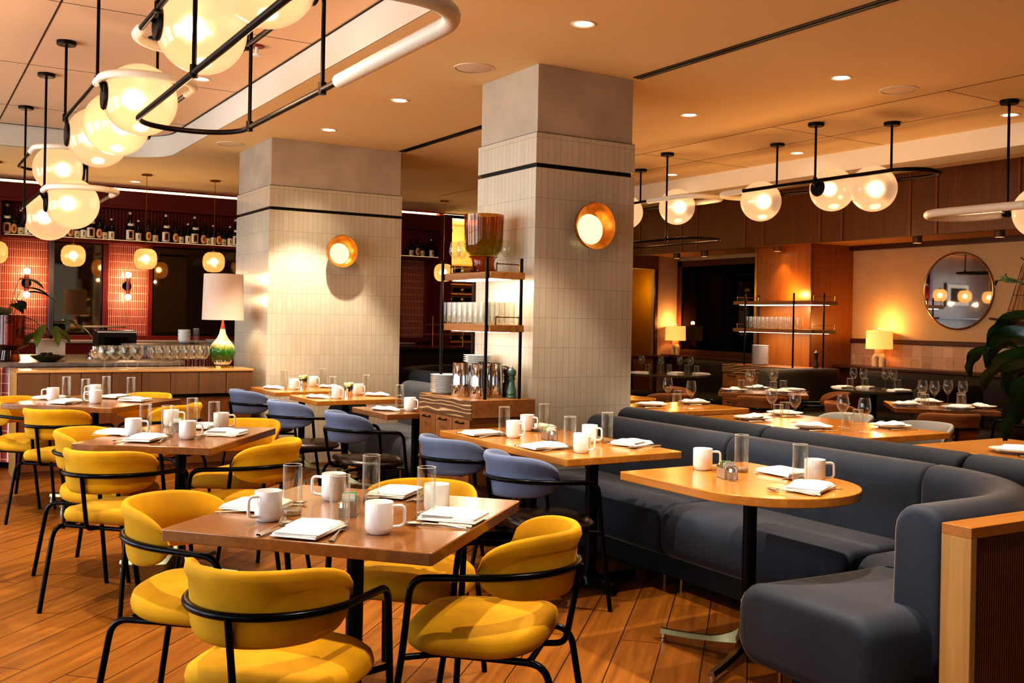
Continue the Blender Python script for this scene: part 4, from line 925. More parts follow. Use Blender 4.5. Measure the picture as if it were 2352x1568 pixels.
# ================================================================ CHAIRS (front faces +X)
def se(t, p): return (abs(t)**p)*(1 if t >= 0 else -1)
def make_chair(name, seatm, backm, leather=False):
    t = empty(name, 'x', 'chair')
    # seat cushion: superellipse outline, puffed profile, gently dished
    rings = []; NS = 44
    prof = [(0, .060), (.45, .060), (.75, .062), (.9, .058), (.975, .045), (1.0, .022), (.985, 0), (.93, -.014), (.75, -.024), (.4, -.028), (0, -.028)]
    if leather: prof = [(0, .034), (.5, .034), (.82, .036), (.95, .03), (1.0, .014), (.985, 0), (.93, -.008), (.5, -.012), (0, -.012)]
    for r, z in prof:
        ring = []
        for k in range(NS):
            a = 2*pi*k/NS; x = se(cos(a), .62)*.228*r; y = se(sin(a), .62)*(.240+.012*cos(a))*r
            dz = -.026*(abs(y)/.24)**2*(1 if r > 0 else 0)+.018*(x/.24)**2*(1 if x < 0 else -.7)
            ring.append((x+.01, y, .425+z+dz*(.9 if z > .02 else .6)))
        rings.append(ring)
    mk('seat', MB().grid(rings, closed_v=True), seatm, t, smooth=70)
    # backrest: wrapped pad with rounded ends
    rows = []; TM = rad(86); NT_ = 46; NC = 18
    for i in range(NT_+1):
        u = -1+2*i/NT_; th = u*TM; e = (1-min(1, abs(u))**5.0)**.5; hh = .102*max(.0, e)+.0008; tt = .0215*max(0, (1-abs(u)**7))**.5+.0006
        row = []
        for k in range(NC):
            p = 2*pi*k/NC; cz = se(sin(p), .75)*hh; cr = se(cos(p), .8)*tt
            R = .245+cr+.20*max(0, cz)*.55+(.012 if cz > hh*.55 else 0)
            # slightly flattened arc
            x = -R*cos(th)*1.06-.0; y = R*sin(th)*.87
            row.append((x, y, .668+cz-.022*(abs(u)**3)+.010*u*u))
        rows.append(row)
    mk('backrest', MB().grid(rows, closed_v=True), backm, t, smooth=75)
    r = .0112
    # arm hoop with front legs
    hz = .655; arcp = [(-.292*cos(rad(a)), .240*sin(rad(a)), hz-.012*(abs(a)/90)**2) for a in range(-78, 79, 6)]
    pts = [(.26, -.255, 0), (.20, -.256, .40), (.175, -.256, hz-.018)]+[(-.03, -.250, hz-.012)]+arcp+[(-.03, .250, hz-.012), (.175, .256, hz-.018), (.20, .256, .40), (.26, .255, 0)]
    P = fillet(pts[0:4], .055, 6)[:-1]+[Vector(p) for p in arcp]+fillet(pts[-4:], .055, 6)[1:]
    cut = [i for i, p in enumerate(P) if p.z > .5]
    mk('arm_hoop', MB().tube(P[cut[0]:cut[-1]+1], r, 10), M_black, t, smooth=70)
    mk('leg', MB().tube(P[:cut[0]+1], r, 10), M_black, t, smooth=70); mk('leg', MB().tube(P[cut[-1]:], r, 10), M_black, t, smooth=70)
    # rear legs: rails under the seat bent down behind it
    for s_ in (-1, 1):
        q = fillet([(.10, s_*.18, .392), (-.235, s_*.195, .392), (-.30, s_*.215, 0)], .06, 6)
        mk('leg', MB().tube(q, r, 10), M_black, t, smooth=70)
    m = MB(); m.tube(fillet([(.20, -.256, .392), (.10, -.19, .392), (-.18, -.193, .392), (-.18, .193, .392), (.10, .19, .392), (.20, .256, .392)], .03, 4), r*.9, 8)
    mk('seat_frame', m, M_black, t, smooth=70)
    mk('back_strut', MB().tube(fillet([(-.300, 0, hz), (-.255, 0, .40), (-.18, 0, .392)], .03, 4), r*.9, 8), M_black, t, smooth=70)
    return t
ch_y = make_chair('velvet_armchair', M_yellow, M_yback)
ch_b = make_chair('blue_armchair', M_bleather, M_blue, True)
ch_t = make_chair('caramel_armchair', M_bleather, M_tan, True)
D45 = rad(45)
Y_ = 'mustard velvet armchair '
for lb, x, y, r in ((Y_+'nearest the camera with its back to it', .925, 2.735, 46), (Y_+'at the front table, right side, facing left', 1.635, 2.79, 135), (Y_+'at the front table, left side, facing right', .93, 3.54, -43),
                    (Y_+'behind the front table, mostly hidden by the tabletop', 1.67, 3.43, 225),
                    (Y_+'at the second table with its back to the camera', .944, 5.22, 45), (Y_+'at the second table, right side, facing left', 1.555, 5.21, 141), (Y_+'at the second table, left side, behind its tabletop corner', 1.0, 5.89, -38), (Y_+'behind the second table, before the blue chairs', 1.75, 6.01, 229),
                    (Y_+'at the farthest left table with its back to the camera', .98, 7.47, 47), (Y_+'at the farthest left table, right side, half hidden by glasses', 1.63, 7.54, 137), (Y_+'at the left picture edge beside the farthest left table', .86, 8.25, -43), (Y_+'behind the farthest left table against the sideboard', 1.62, 8.32, 227)):
    place(ch_y, lb, (x, y, 0), rad(r), 'mustard velvet armchairs')
B_ = 'slate blue armchair with dark seat, '
for lb, x, y, r in ((B_+'nearer of the pair at the long table', 2.745, 4.19, -3), (B_+'farther of the pair at the long table', 2.755, 4.94, 2), (B_+'before the table beside the near cabinet', 2.78, 6.46, -5),
                    (B_+'middle one of the row left of the near cabinet', 2.70, 7.48, 4), (B_+'farthest, beside the end of the sideboard', 2.74, 8.66, 3)):
    place(ch_b, lb, (x, y, 0), rad(r), 'slate blue armchairs')
T_ = 'caramel brown armchair '
for lb, x, y, r in ((T_+'with its back to the camera at the right square table', 7.03, 4.93, 50), (T_+'left of the right square table, facing it', 7.02, 5.75, -40), (T_+'cut by the right picture edge behind the leaves', 7.95, 4.85, 135),
                    (T_+'before the square table under the far cabinet', 6.86, 6.74, 45), (T_+'left of the square table under the far cabinet', 6.83, 7.62, -45), (T_+'right of the square table under the far cabinet', 7.72, 6.82, 135), (T_+'close behind the sofa row, right of the near pillar', 6.20, 7.35, 80)):
    place(ch_t, lb, (x, y, 0), rad(r), 'caramel brown armchairs')
# grey upholstered chairs at the tables behind the sofa
ch_g = make_chair('grey_armchair', pm('grey_upholstery', '#8d8984', .8), pm('grey_upholstery', '#8d8984', .8))
for lb, x, y in (('pale grey armchair across the table right behind the navy sofa', 5.86, 4.37), ('pale grey armchair farther along the same table behind the navy sofa', 5.86, 5.02)):
    place(ch_g, lb, (x, y, 0), pi, 'grey armchairs behind the sofa')

# ================================================================ TABLES
def x_base(t, H, mat, colm=M_black, L=.36, rot=0, feet=True, pr=.029):
    mk('column', MB().lathe([(0, .08), (pr, .08), (pr, H-.045), (0, H-.045)], 24), colm, t)
    mk('top_plate', MB().box(-.16, .16, -.16, .16, H-.05, H-.036), M_black, t, smooth=0)
    for k in range(4):
        a = rad(rot+90*k); m = MB(); rows = []
        for i in range(9):
            s_ = i/8; x = .02+(L-.02)*s_; top = .135-.10*min(1, s_*1.7)**.7+.0; bot = .035+.03*(1-s_)**2; w = .022-.006*s_
            rows.append([(x, -w, bot), (x, w, bot), (x, w*.6, max(top, bot+.02)), (x, -w*.6, max(top, bot+.02))])
        m.grid(rows, closed_v=True, M=Rz(a)); m.add([Rz(a) @ Vector(p) for p in rows[-1]], [(0, 1, 2, 3)])
        mk('base_arm', m, mat, t, smooth=40)
        if feet: mk('foot', MB().lathe([(0, 0), (.014, 0), (.014, .012), (.0105, .014), (.0105, .05), (0, .052)], 14, c=(cos(a)*(L-.012), sin(a)*(L-.012), 0)), M_chrome, t)
    mk('hub', MB().lathe([(.045, .05), (.052, .08), (.036, .13), (.033, .16), (pr, .17)], 24), mat, t)
def table(name, label, loc, rotz, poly, topm, H=.76, th=.038, base=None, rot=0, L=.36, edge=None, cols=((0, 0),), group=None):
    t = empty(name, label, 'table', loc, rotz, group)
    mk('tabletop', MB().prism(poly, H-th, H), topm, t, smooth=30, bevel=.004, bseg=3)
    if len(cols) == 1: x_base(t, H, base or M_champ, rot=rot, L=L)
    else:
        for cx, cy in cols:
            mk('column', MB().lathe([(0, .05), (.034, .05), (.034, H-.04), (0, H-.04)], 24, c=(cx, cy, 0)), M_black, t)
            m = MB(); m.tube([(cx-.29, cy, .035), (cx+.29, cy, .035)], .028, 10).tube([(cx, cy-.22, .035), (cx, cy+.22, .035)], .028, 10)
            m.lathe([(.06, .02), (.055, .06), (.034, .09)], 20, c=(cx, cy, 0)); mk('base_arm', m, M_black, t)
    return t
sq = lambda w, h, r=.012: rrect(0, 0, w, h, r, 3)
table('square_table', 'front square walnut table with mugs among the mustard armchairs', (1.319, 3.138, 0), rad(42), sq(.89, .89), M_top1, rot=3)
table('square_table', 'second walnut table behind the front one among mustard armchairs', (1.315, 5.575, 0), rad(52.5), sq(.95, .73), M_top1, rot=-8)
table('square_table', 'farthest walnut table on the left beside the sideboard', (1.242, 7.93, 0), rad(46), sq(.89, .89), M_top1, rot=0)
table('long_table', 'long oak table on the left part of the navy sofa', (3.085, 4.595, 0), 0, sq(.72, 1.33), M_top2, base=M_black, rot=0, cols=((.09, -.25), (.09, .35)))
# D-ended table
pts = [(-.375, .42), (.375, .42)]+[(.375*cos(rad(a)), -.07-.40*max(0, -sin(rad(a)))**.92) for a in range(0, -181, -9)]
table('rounded_table', 'oak table with one rounded end inside the curve of the navy sofa', (3.10, 3.10, 0), 0, pts, M_top2, rot=25, L=.40)
table('square_table', 'oak table nearest the sideboard before the far pillar', (3.12, 8.73, 0), 0, sq(.74, .68), M_top2, rot=45)
table('square_table', 'middle oak table of the row before the far pillar', (3.14, 7.74, 0), 0, sq(.74, .64), M_top2, rot=45)
table('square_table', 'walnut table just left of the near cabinet', (3.20, 6.55, 0), 0, sq(.74, .62), M_top1, base=M_black, rot=45)
table('oak_table', 'oak table right of the near pillar behind the charcoal sofa', (5.27, 6.06, 0), 0, sq(.85, .68), M_top2, rot=45)
table('oak_table', 'oak table with rounded corner farther right of the near pillar', (5.22, 7.0, 0), 0, rrect(0, 0, .85, .6, .15), M_top2, rot=45)
table('oak_table', 'long oak table with four wine glasses behind the navy sofa', (5.25, 4.67, 0), 0, sq(.85, 1.45), M_top2, base=M_black, cols=((0, -.4), (0, .4)))
table('oak_table', 'oak table at the right picture edge behind the navy sofa', (5.28, 2.95, 0), 0, sq(.85, 1.36), M_top2, base=M_black, cols=((0, -.4), (0, .4)))
table('square_table', 'walnut table in front of the far wooden cabinet', (7.30, 7.16, 0), rad(45), sq(.84, .84), M_top1, rot=0)
table('square_table', 'walnut table before the right booth under the leaves', (7.50, 5.33, 0), rad(45), sq(.80, .80), M_top1, rot=0)
M_dark_top = pm('dark_stone_top', '#4a4234', .1, coat=.6)
circ = lambda r: [(r*cos(2*pi*k/48), r*sin(2*pi*k/48)) for k in range(48)]
table('round_table', 'round dark table in the far booth beside the near pillar', (8.62, 10.15, 0), 0, circ(.60), M_dark_top, th=.03, base=M_black)
table('round_table', 'round dark table in the booth under the round mirror', (8.78, 7.02, 0), 0, circ(.43), M_dark_top, th=.03, base=M_black)

# ================================================================ SOFAS
def rprof(s0, s1, z0, z1, r, n=5, lean=0):
    """rounded rectangle in (s,z)"""
    out = []
    for cs, cz, a0 in ((s1-r, z1-r, 0), (s0+r, z1-r, 90), (s0+r, z0+r, 180), (s1-r, z0+r, 270)):
        for k in range(n+1):
            a = rad(a0+90*k/n); z = cz+r*sin(a); out.append((cs+r*cos(a)+lean*(z-z0), z))
    return out
def sweep(prof, path, inset=.03):
    """path: list of (x,y,nx,ny); ends are puffed closed"""
    n = len(path); cs = sum(p[0] for p in prof)/len(prof); cz = sum(p[1] for p in prof)/len(prof)
    hs = max(p[0] for p in prof)-min(p[0] for p in prof); hz_ = max(p[1] for p in prof)-min(p[1] for p in prof)
    rows = []
    def ring(x, y, nx, ny, k): 
        fs = 1-2*k/hs; fz = 1-2*k/hz_
        return [(x+nx*(cs+(s-cs)*fs), y+ny*(cs+(s-cs)*fs), cz+(z-cz)*fz) for s, z in prof]
    def tang(i, j): v = Vector((path[j][0]-path[i][0], path[j][1]-path[i][1])); return v.normalized()
    x, y, nx, ny = path[0]; tx = Vector((-ny, nx)); 
    if tx.dot(Vector((path[1][0]-x, path[1][1]-y))) < 0: tx = -tx
    for k, d in ((inset*1.0, 0), (inset*.55, inset*.1), (inset*.2, inset*.4), (0, inset)):
        rows.append(ring(x+tx.x*d, y+tx.y*d, nx, ny, k))
    for i in range(1, n-1): rows.append(ring(*path[i], 0))
    x, y, nx, ny = path[-1]; tx = Vector((-ny, nx))
    if tx.dot(Vector((path[-2][0]-x, path[-2][1]-y))) < 0: tx = -tx
    for k, d in ((0, inset), (inset*.2, inset*.4), (inset*.55, inset*.1), (inset*1.0, 0)):
        rows.append(ring(x+tx.x*d, y+tx.y*d, nx, ny, k))
    m = MB(); m.grid(rows, closed_v=True); L = len(prof)
    m.f.append(tuple(range(L))); m.f.append(tuple(len(m.v)-L+k for k in range(L))[::-1]); return m
def straight(x0, y0, x1, y1, nx, ny, n=8): return [(x0+(x1-x0)*k/n, y0+(y1-y0)*k/n, nx, ny) for k in range(n+1)]
seatp = rprof(0, .60, .17, .452, .10); backp = rprof(.43, .63, .25, .805, .085, lean=.02)
sofa = empty('navy_sofa', 'long navy velvet banquette curving round the D-ended table', 'sofa', (0, 0, 0))
XF = 3.45
mk('seat_cushion', sweep(seatp, straight(XF, 5.42, XF, 4.125, 1, 0)), M_sofa, sofa, smooth=70)
mk('seat_cushion', sweep(seatp, straight(XF, 4.115, XF, 2.90, 1, 0)), M_sofa, sofa, smooth=70)
# corner and end cushion
C = (3.36, 2.84); r_in = .09
arcp = [(C[0]+r_in*cos(rad(a)), C[1]+r_in*sin(rad(a)), cos(rad(a)), sin(rad(a))) for a in range(0, -91, -9)]
mk('seat_cushion', sweep(seatp, arcp[:8], .015), M_sofa, sofa, smooth=70)
mk('seat_cushion', sweep(rprof(0, .62, .15, .452, .10), arcp[7:]+[(3.36-(3.36-2.72)*k/8, 2.75+.04*(k/8)**2, 0, -1) for k in range(1, 9)], .045), M_sofa, sofa, smooth=70)
mk('back_cushion', sweep(backp, straight(XF, 5.42, XF, 4.105, 1, 0)), M_sofa, sofa, smooth=70)
mk('back_cushion', sweep(backp, straight(XF, 4.095, XF, 2.85, 1, 0)), M_sofa, sofa, smooth=70)
arcp2 = [(C[0]+r_in*cos(rad(a)), C[1]+r_in*sin(rad(a)), cos(rad(a)), sin(rad(a))) for a in range(2, -91, -6)]
mk('back_cushion', sweep(rprof(.43, .63, .22, .805, .085, lean=.02), arcp2+[(3.36-(3.36-3.0)*k/5, 2.75, 0, -1) for k in range(1, 6)], .03), M_sofa, sofa, smooth=70)
m = MB(); m.box(XF+.10, XF+.58, 2.6, 5.4, .06, .2); m.box(2.85, XF+.5, 2.2, 2.62, .06, .2)
mk('plinth', m, M_slot, sofa, smooth=0)
for x, y in ((3.575, 4.20), (3.59, 4.08), (2.83, 2.66), (2.83, 2.3), (3.575, 5.3)):
    l = mk('leg', MB().tube([(x, y, 0), (x, y, .19)], .008, 8), M_brass, sofa); mk('ferrule', MB().tube([(x, y, 0), (x, y, .055)], .012, 10), M_brass, l)
s2 = empty('charcoal_sofa', 'charcoal sofa standing back to back behind the navy one', 'sofa', (0, 0, 0))
bp2 = rprof(.43, .63, .25, .84, .085, lean=.02); XG = 4.80
for a, b in ((5.44, 4.12), (4.11, 2.86), (2.85, 1.4)):
    mk('back_cushion', sweep(bp2, straight(XG, a, XG, b, -1, 0)), M_sofa2, s2, smooth=70)
    mk('seat_cushion', sweep(seatp, straight(XG, a, XG, b, -1, 0)), M_sofa2, s2, smooth=70)
mk('back_cushion', sweep(bp2, straight(XG, 7.3, XG, 6.32, -1, 0)), M_sofa2, s2, smooth=70); mk('seat_cushion', sweep(rprof(0, .44, .17, .452, .10), straight(XG, 7.3, XG, 5.46, -1, 0)), M_sofa2, s2, smooth=70)
mk('plinth', MB().box(XG-.42, XG-.08, 1.5, 7.2, 0, .2), M_slot, s2, smooth=0)
s3 = empty('grey_banquette', 'grey banquette between the far pillar and the near cabinet', 'sofa', (0, 0, 0))
M_s3 = pm('grey_taupe_velvet', '#454649', .8, var=.15, sheen=.25)
XH = 3.44
for a, b in ((8.45, 7.35), (7.34, 6.35)):
    mk('back_cushion', sweep(rprof(.50, .72, .25, .84, .09), straight(XH, a, XH, b, 1, 0)), M_s3, s3, smooth=70); mk('seat_cushion', sweep(rprof(0, .62, .17, .452, .10), straight(XH, a, XH, b, 1, 0)), M_s3, s3, smooth=70)
mk('end_panel', MB().lathe([(0, 0), (.19, 0), (.19, .06), (0, .06)], 28, M=Tr(3.45, 8.47, .52) @ Matrix.Rotation(rad(90), 4, 'X')), M_sofa2, s3, smooth=50)
mk('plinth', MB().box(XH+.08, XH+.5, 6.4, 8.4, 0, .2), M_slot, s3, smooth=0)
for y in (8.3, 7.4, 6.5): mk('leg', MB().tube([(XH+.05, y, 0), (XH+.05, y, .19)], .009, 8), M_brass, s3)
s4 = empty('far_booth', 'dark curved booth beyond the grey banquette near the wine room', 'sofa', (0, 0, 0))
pa = [(5.6+.5*cos(rad(a)), 9.3+.6*sin(rad(a)), cos(rad(a)), sin(rad(a))) for a in range(60, 300, 12)]
mk('back_cushion', sweep(rprof(.4, .62, .2, .88, .08), pa), M_sofa2, s4, smooth=70); mk('seat_cushion', sweep(rprof(0, .5, 0, .45, .09), pa), M_sofa2, s4, smooth=70)
# booths along the right wall
def booth(label, path, zt=.9, mat=M_booth, leg=None):
    t = empty('booth_seat', label, 'booth', (0, 0, 0))
    n = max(1, len(path)//7)
    mk('back_cushion', sweep(rprof(.46, .66, .2, zt, .08, lean=.04), path), mat, t, smooth=70)
    mk('seat_cushion', sweep(rprof(0, .56, 0, .45, .09), path), mat, t, smooth=70); return t
booth('long dark booth bench under the ledge and round mirror', straight(9.25, 8.0, 9.25, 5.5, 1, 0), .90)
booth('dark booth bench below the ledge at the right picture edge', straight(9.25, 5.45, 9.25, 2.0, 1, 0), .90)
pa = [(8.75+.42*cos(rad(a)), 7.75+.12*sin(rad(a)), 0, 1) for a in (180, 150, 90, 30, 0)]
booth('olive booth back end panel beside the far cabinet', straight(8.1, 7.36, 9.2, 7.36, 0, 1, 6), .93, pm('olive_velvet', '#3a3223', .7, sheen=.3))
booth('dark booth bench against the far corner behind the round table', straight(9.22, 11.15, 9.22, 9.6, 1, 0), .90)
booth('dark booth bench along the far wall beside the near pillar', straight(7.9, 11.12, 9.2, 11.12, 0, 1), .90)
booth('booth divider bench at the right, behind the square table', straight(8.35, 5.55, 9.2, 5.55, 0, 1, 5), .86)
struct('trim_18', MB().box(8.0, XR, 11.6, 11.8, .88, .925), M_wood_dark, bevel=.006, smooth=0)
# wooden partition at the end of the navy sofa
t = empty('wood_partition', 'oak partition with fluted face at the lower right picture corner', 'partition', (2.845, 1.90, 0))
mk('cap', MB().box(0, 1.28, 0, .105, .765, .80), M_parttop, t, smooth=0, bevel=.002)
mk('end_panel', MB().box(-.0, .03, 0, .105, 0, .766), M_part, t, smooth=0, bevel=.002)
mk('core', MB().box(.03, 1.28, .006, .10, 0, .766), M_flute, t, smooth=0)

# ================================================================ TABLE SETTINGS
def make_mug():
    m = mk('coffee_mug', MB().lathe([(0, .003), (.031, .003), (.033, 0), (.039, .006), (.0435, .02), (.0435, .094), (.0425, .0965), (.0400, .094), (.0398, .02), (.032, .01), (0, .009)], 36), M_por, smooth=60)
    h = fillet([(.042, 0, .082), (.077, 0, .084), (.078, 0, .022), (.042, 0, .018)], .024, 7)
    mk('handle', MB().tube(h, .0052, 10), M_por, m); m['category'] = 'mug'; return m
mug = make_mug()
def make_napkin(seed, w=.20, h=.15, plate_=False):
    random.seed(seed); rows = []; NX, NY = 22, 18; m = MB()
    def layer(z0, th, w, h, ox, oy, rot, amp, ph):
        top = []; 
        def P(u, v, top_):
            x = w*(u-.5); y = h*(v-.5); e = min(u, 1-u, v, 1-v); edge = min(1, e/.10)
            z = z0+(th if top_ else 0)*(.35+.65*sqrt(max(0, 1-(1-edge)**2))) + (amp*(sin(u*5+ph)*.5+sin(v*7+ph*2)*.5+.6*sin(u*9-v*6+ph))*edge if top_ else 0)
            if top_: z += .004*sin(u*pi)*sin(v*pi)
            c, s_ = cos(rot), sin(rot); return (x*c-y*s_+ox, x*s_+y*c+oy, max(z, z0))
        n0 = len(m.v)
        m.grid([[P(i/NX, j/NY, True) for j in range(NY+1)] for i in range(NX+1)])
        n1 = len(m.v); m.grid([[P(i/NX, j/NY, False) for j in range(NY+1)] for i in range(NX+1)])
        f = []
        def idx(base, i, j): return base+i*(NY+1)+j
        for i in range(NX): f += [(idx(n0, i, 0), idx(n0, i+1, 0), idx(n1, i+1, 0), idx(n1, i, 0)), (idx(n0, i, NY), idx(n1, i, NY), idx(n1, i+1, NY), idx(n0, i+1, NY))]
        for j in range(NY): f += [(idx(n0, 0, j), idx(n1, 0, j), idx(n1, 0, j+1), idx(n0, 0, j+1)), (idx(n0, NX, j), idx(n0, NX, j+1), idx(n1, NX, j+1), idx(n1, NX, j))]
        m.f += f
    z = 0
    for k in range(3):
        th = .0075; layer(z, th, w*(1-.02*k), h*(1-.015*k), random.uniform(-.003, .003), random.uniform(-.003, .003)-.002*k, random.uniform(-.03, .03), .0012+.0008*k, random.random()*6); z += th*.72
    if seed % 2: layer(z, .006, w*.55, h*.96, w*.17, 0, random.uniform(-.10, .10), .002, random.random()*6)
    o = mk('folded_napkin', m, M_linen, smooth=60); o['category'] = 'napkin'; return o
naps = [make_napkin(k) for k in (1, 2, 3, 4)]
rolls = []
for sd in (5, 6):
    random.seed(sd); m = MB(); rows = []
    for i in range(15):
        t_ = i/14; x = -.10+.20*t_; ry = .042*(1+.25*sin(t_*5+sd)); rz_ = .015*(1-.3*abs(2*t_-1))*(1+.2*sin(t_*11)); 
        if i in (0, 14): ry *= .9; rz_ *= .5
        rows.append([(x+.008*sin(k*1.3), ry*cos(2*pi*k/18), max(0, rz_+rz_*sin(2*pi*k/18)*(1+.2*sin(k*2.2+sd)))) for k in range(18)])
    m.grid(rows, closed_v=True); m.f += [tuple(range(18)), tuple(14*18+k for k in range(18))[::-1]]
    o = mk('rolled_napkin', m, M_linen, smooth=70); o['category'] = 'napkin'; rolls.append(o)
def utensil(kind):
    m = MB()
    def strip(pts, th=.0018):
        top = []
        for x, w, z in pts: top.append([(x, -w, z), (x, -w*.5, z+th), (x, w*.5, z+th), (x, w, z), (x, 0, z-th*.3)])
        m.grid(top, closed_v=True); m.f += [(len(m.v)-5, len(m.v)-4, len(m.v)-3, len(m.v)-2, len(m.v)-1)]
    if kind == 'fork':
        strip([(-.10, .009, .003), (-.08, .0085, .004), (-.03, .004, .007), (.02, .003, .009), (.045, .006, .006), (.06, .0115, .003)])
        for k in range(4): y = -.0098+.0065*k; m.tube([(.058, y, .003), (.075, y, .0025), (.10, y, .006)], .0014, 5)
    elif kind == 'knife':
        strip([(-.115, .0095, .005), (-.10, .0098, .006), (-.02, .0065, .006), (0, .006, .005)], .004); strip([(0, .006, .004), (.02, .009, .003), (.09, .009, .003), (.112, .003, .003)], .0016)
    else:
        strip([(-.10, .009, .003), (-.08, .0085, .004), (-.03, .004, .008), (.03, .003, .009), (.05, .005, .006)])
        rows = []
        for r_, z in ((0, -.004), (.4, -.0035), (.75, -.001), (1, .003), (.96, .0036), (.7, .0005), (.35, -.002), (0, -.0026)):
            rows.append([(.078+.031*r_*cos(a*pi/10), .019*r_*sin(a*pi/10), z+.0055) for a in range(20)])
        m.grid(rows, closed_v=True)
    o = mk({'fork': 'dinner_fork', 'knife': 'table_knife', 'spoon': 'teaspoon'}[kind], m, M_steel, smooth=70); o['category'] = kind; return o
fork, knife, spoon = utensil('fork'), utensil('knife'), utensil('spoon')
def make_caddy():
    t = empty('sugar_caddy', 'x', 'caddy'); m = MB()
    a, b, h, th = .045, .03, .052, .0016
    m.box(-a, a, -b, b, 0, th); m.box(-a, a, -b, -b+th, 0, h); m.box(-a, a, b-th, b, 0, h*.86); m.box(-a, -a+th, -b, b, 0, h); m.box(a-th, a, -b, b, 0, h)
    mk('tray', m, M_caddy, t, smooth=0); mk('divider', MB().box(-.001, .001, -b, b, 0, h*.9), M_caddy, t, smooth=0); return t
caddy = make_caddy()
pk = {}
for nm, mt in (('white', M_pack), ('green', M_green), ('yellow', M_packy)):
    o = mk('sweetener_packet', MB().box(-.001, .001, -.021, .021, 0, .058).box(-.0013, -.001, -.017, .017, .030, .036), mt, smooth=0); o['category'] = 'packet'; pk[nm] = o
shk = empty('small_salt_shaker', 'x', 'shaker')
mk('body', MB().lathe([(0, 0), (.016, 0), (.019, .01), (.017, .04), (0, .045)], 18), M_glass, shk); mk('cap', MB().lathe([(.0172, .038), (.016, .052), (.006, .058), (0, .058)], 18), M_chrome, shk)
pot = empty('flower_pot', 'x', 'flower pot')
mk('tin', MB().lathe([(0, 0), (.036, 0), (.038, .07), (.036, .07), (.034, .01), (0, .01)], 20), M_chrome, pot)
m = MB(); random.seed(3)
for k in range(22):
    a = random.random()*6.3; r_ = .032*sqrt(random.random()); z = .075+.03*random.random()
    m.lathe([(0, -.012), (.009, -.006), (.013, .003), (.008, .011), (0, .013)], 7, c=(r_*cos(a), r_*sin(a), z))
mk('blossoms', m, pm('pale_blossom', '#d9dfa6', .8, var=.3, scale=40), pot)
m = MB()
for k in range(9): a = k*.7; leaf(m, (.02*cos(a), .02*sin(a), .065), (cos(a), sin(a), .5), .045, .02, .6, 0, 5)
mk('leaves', m, M_leaf, pot)

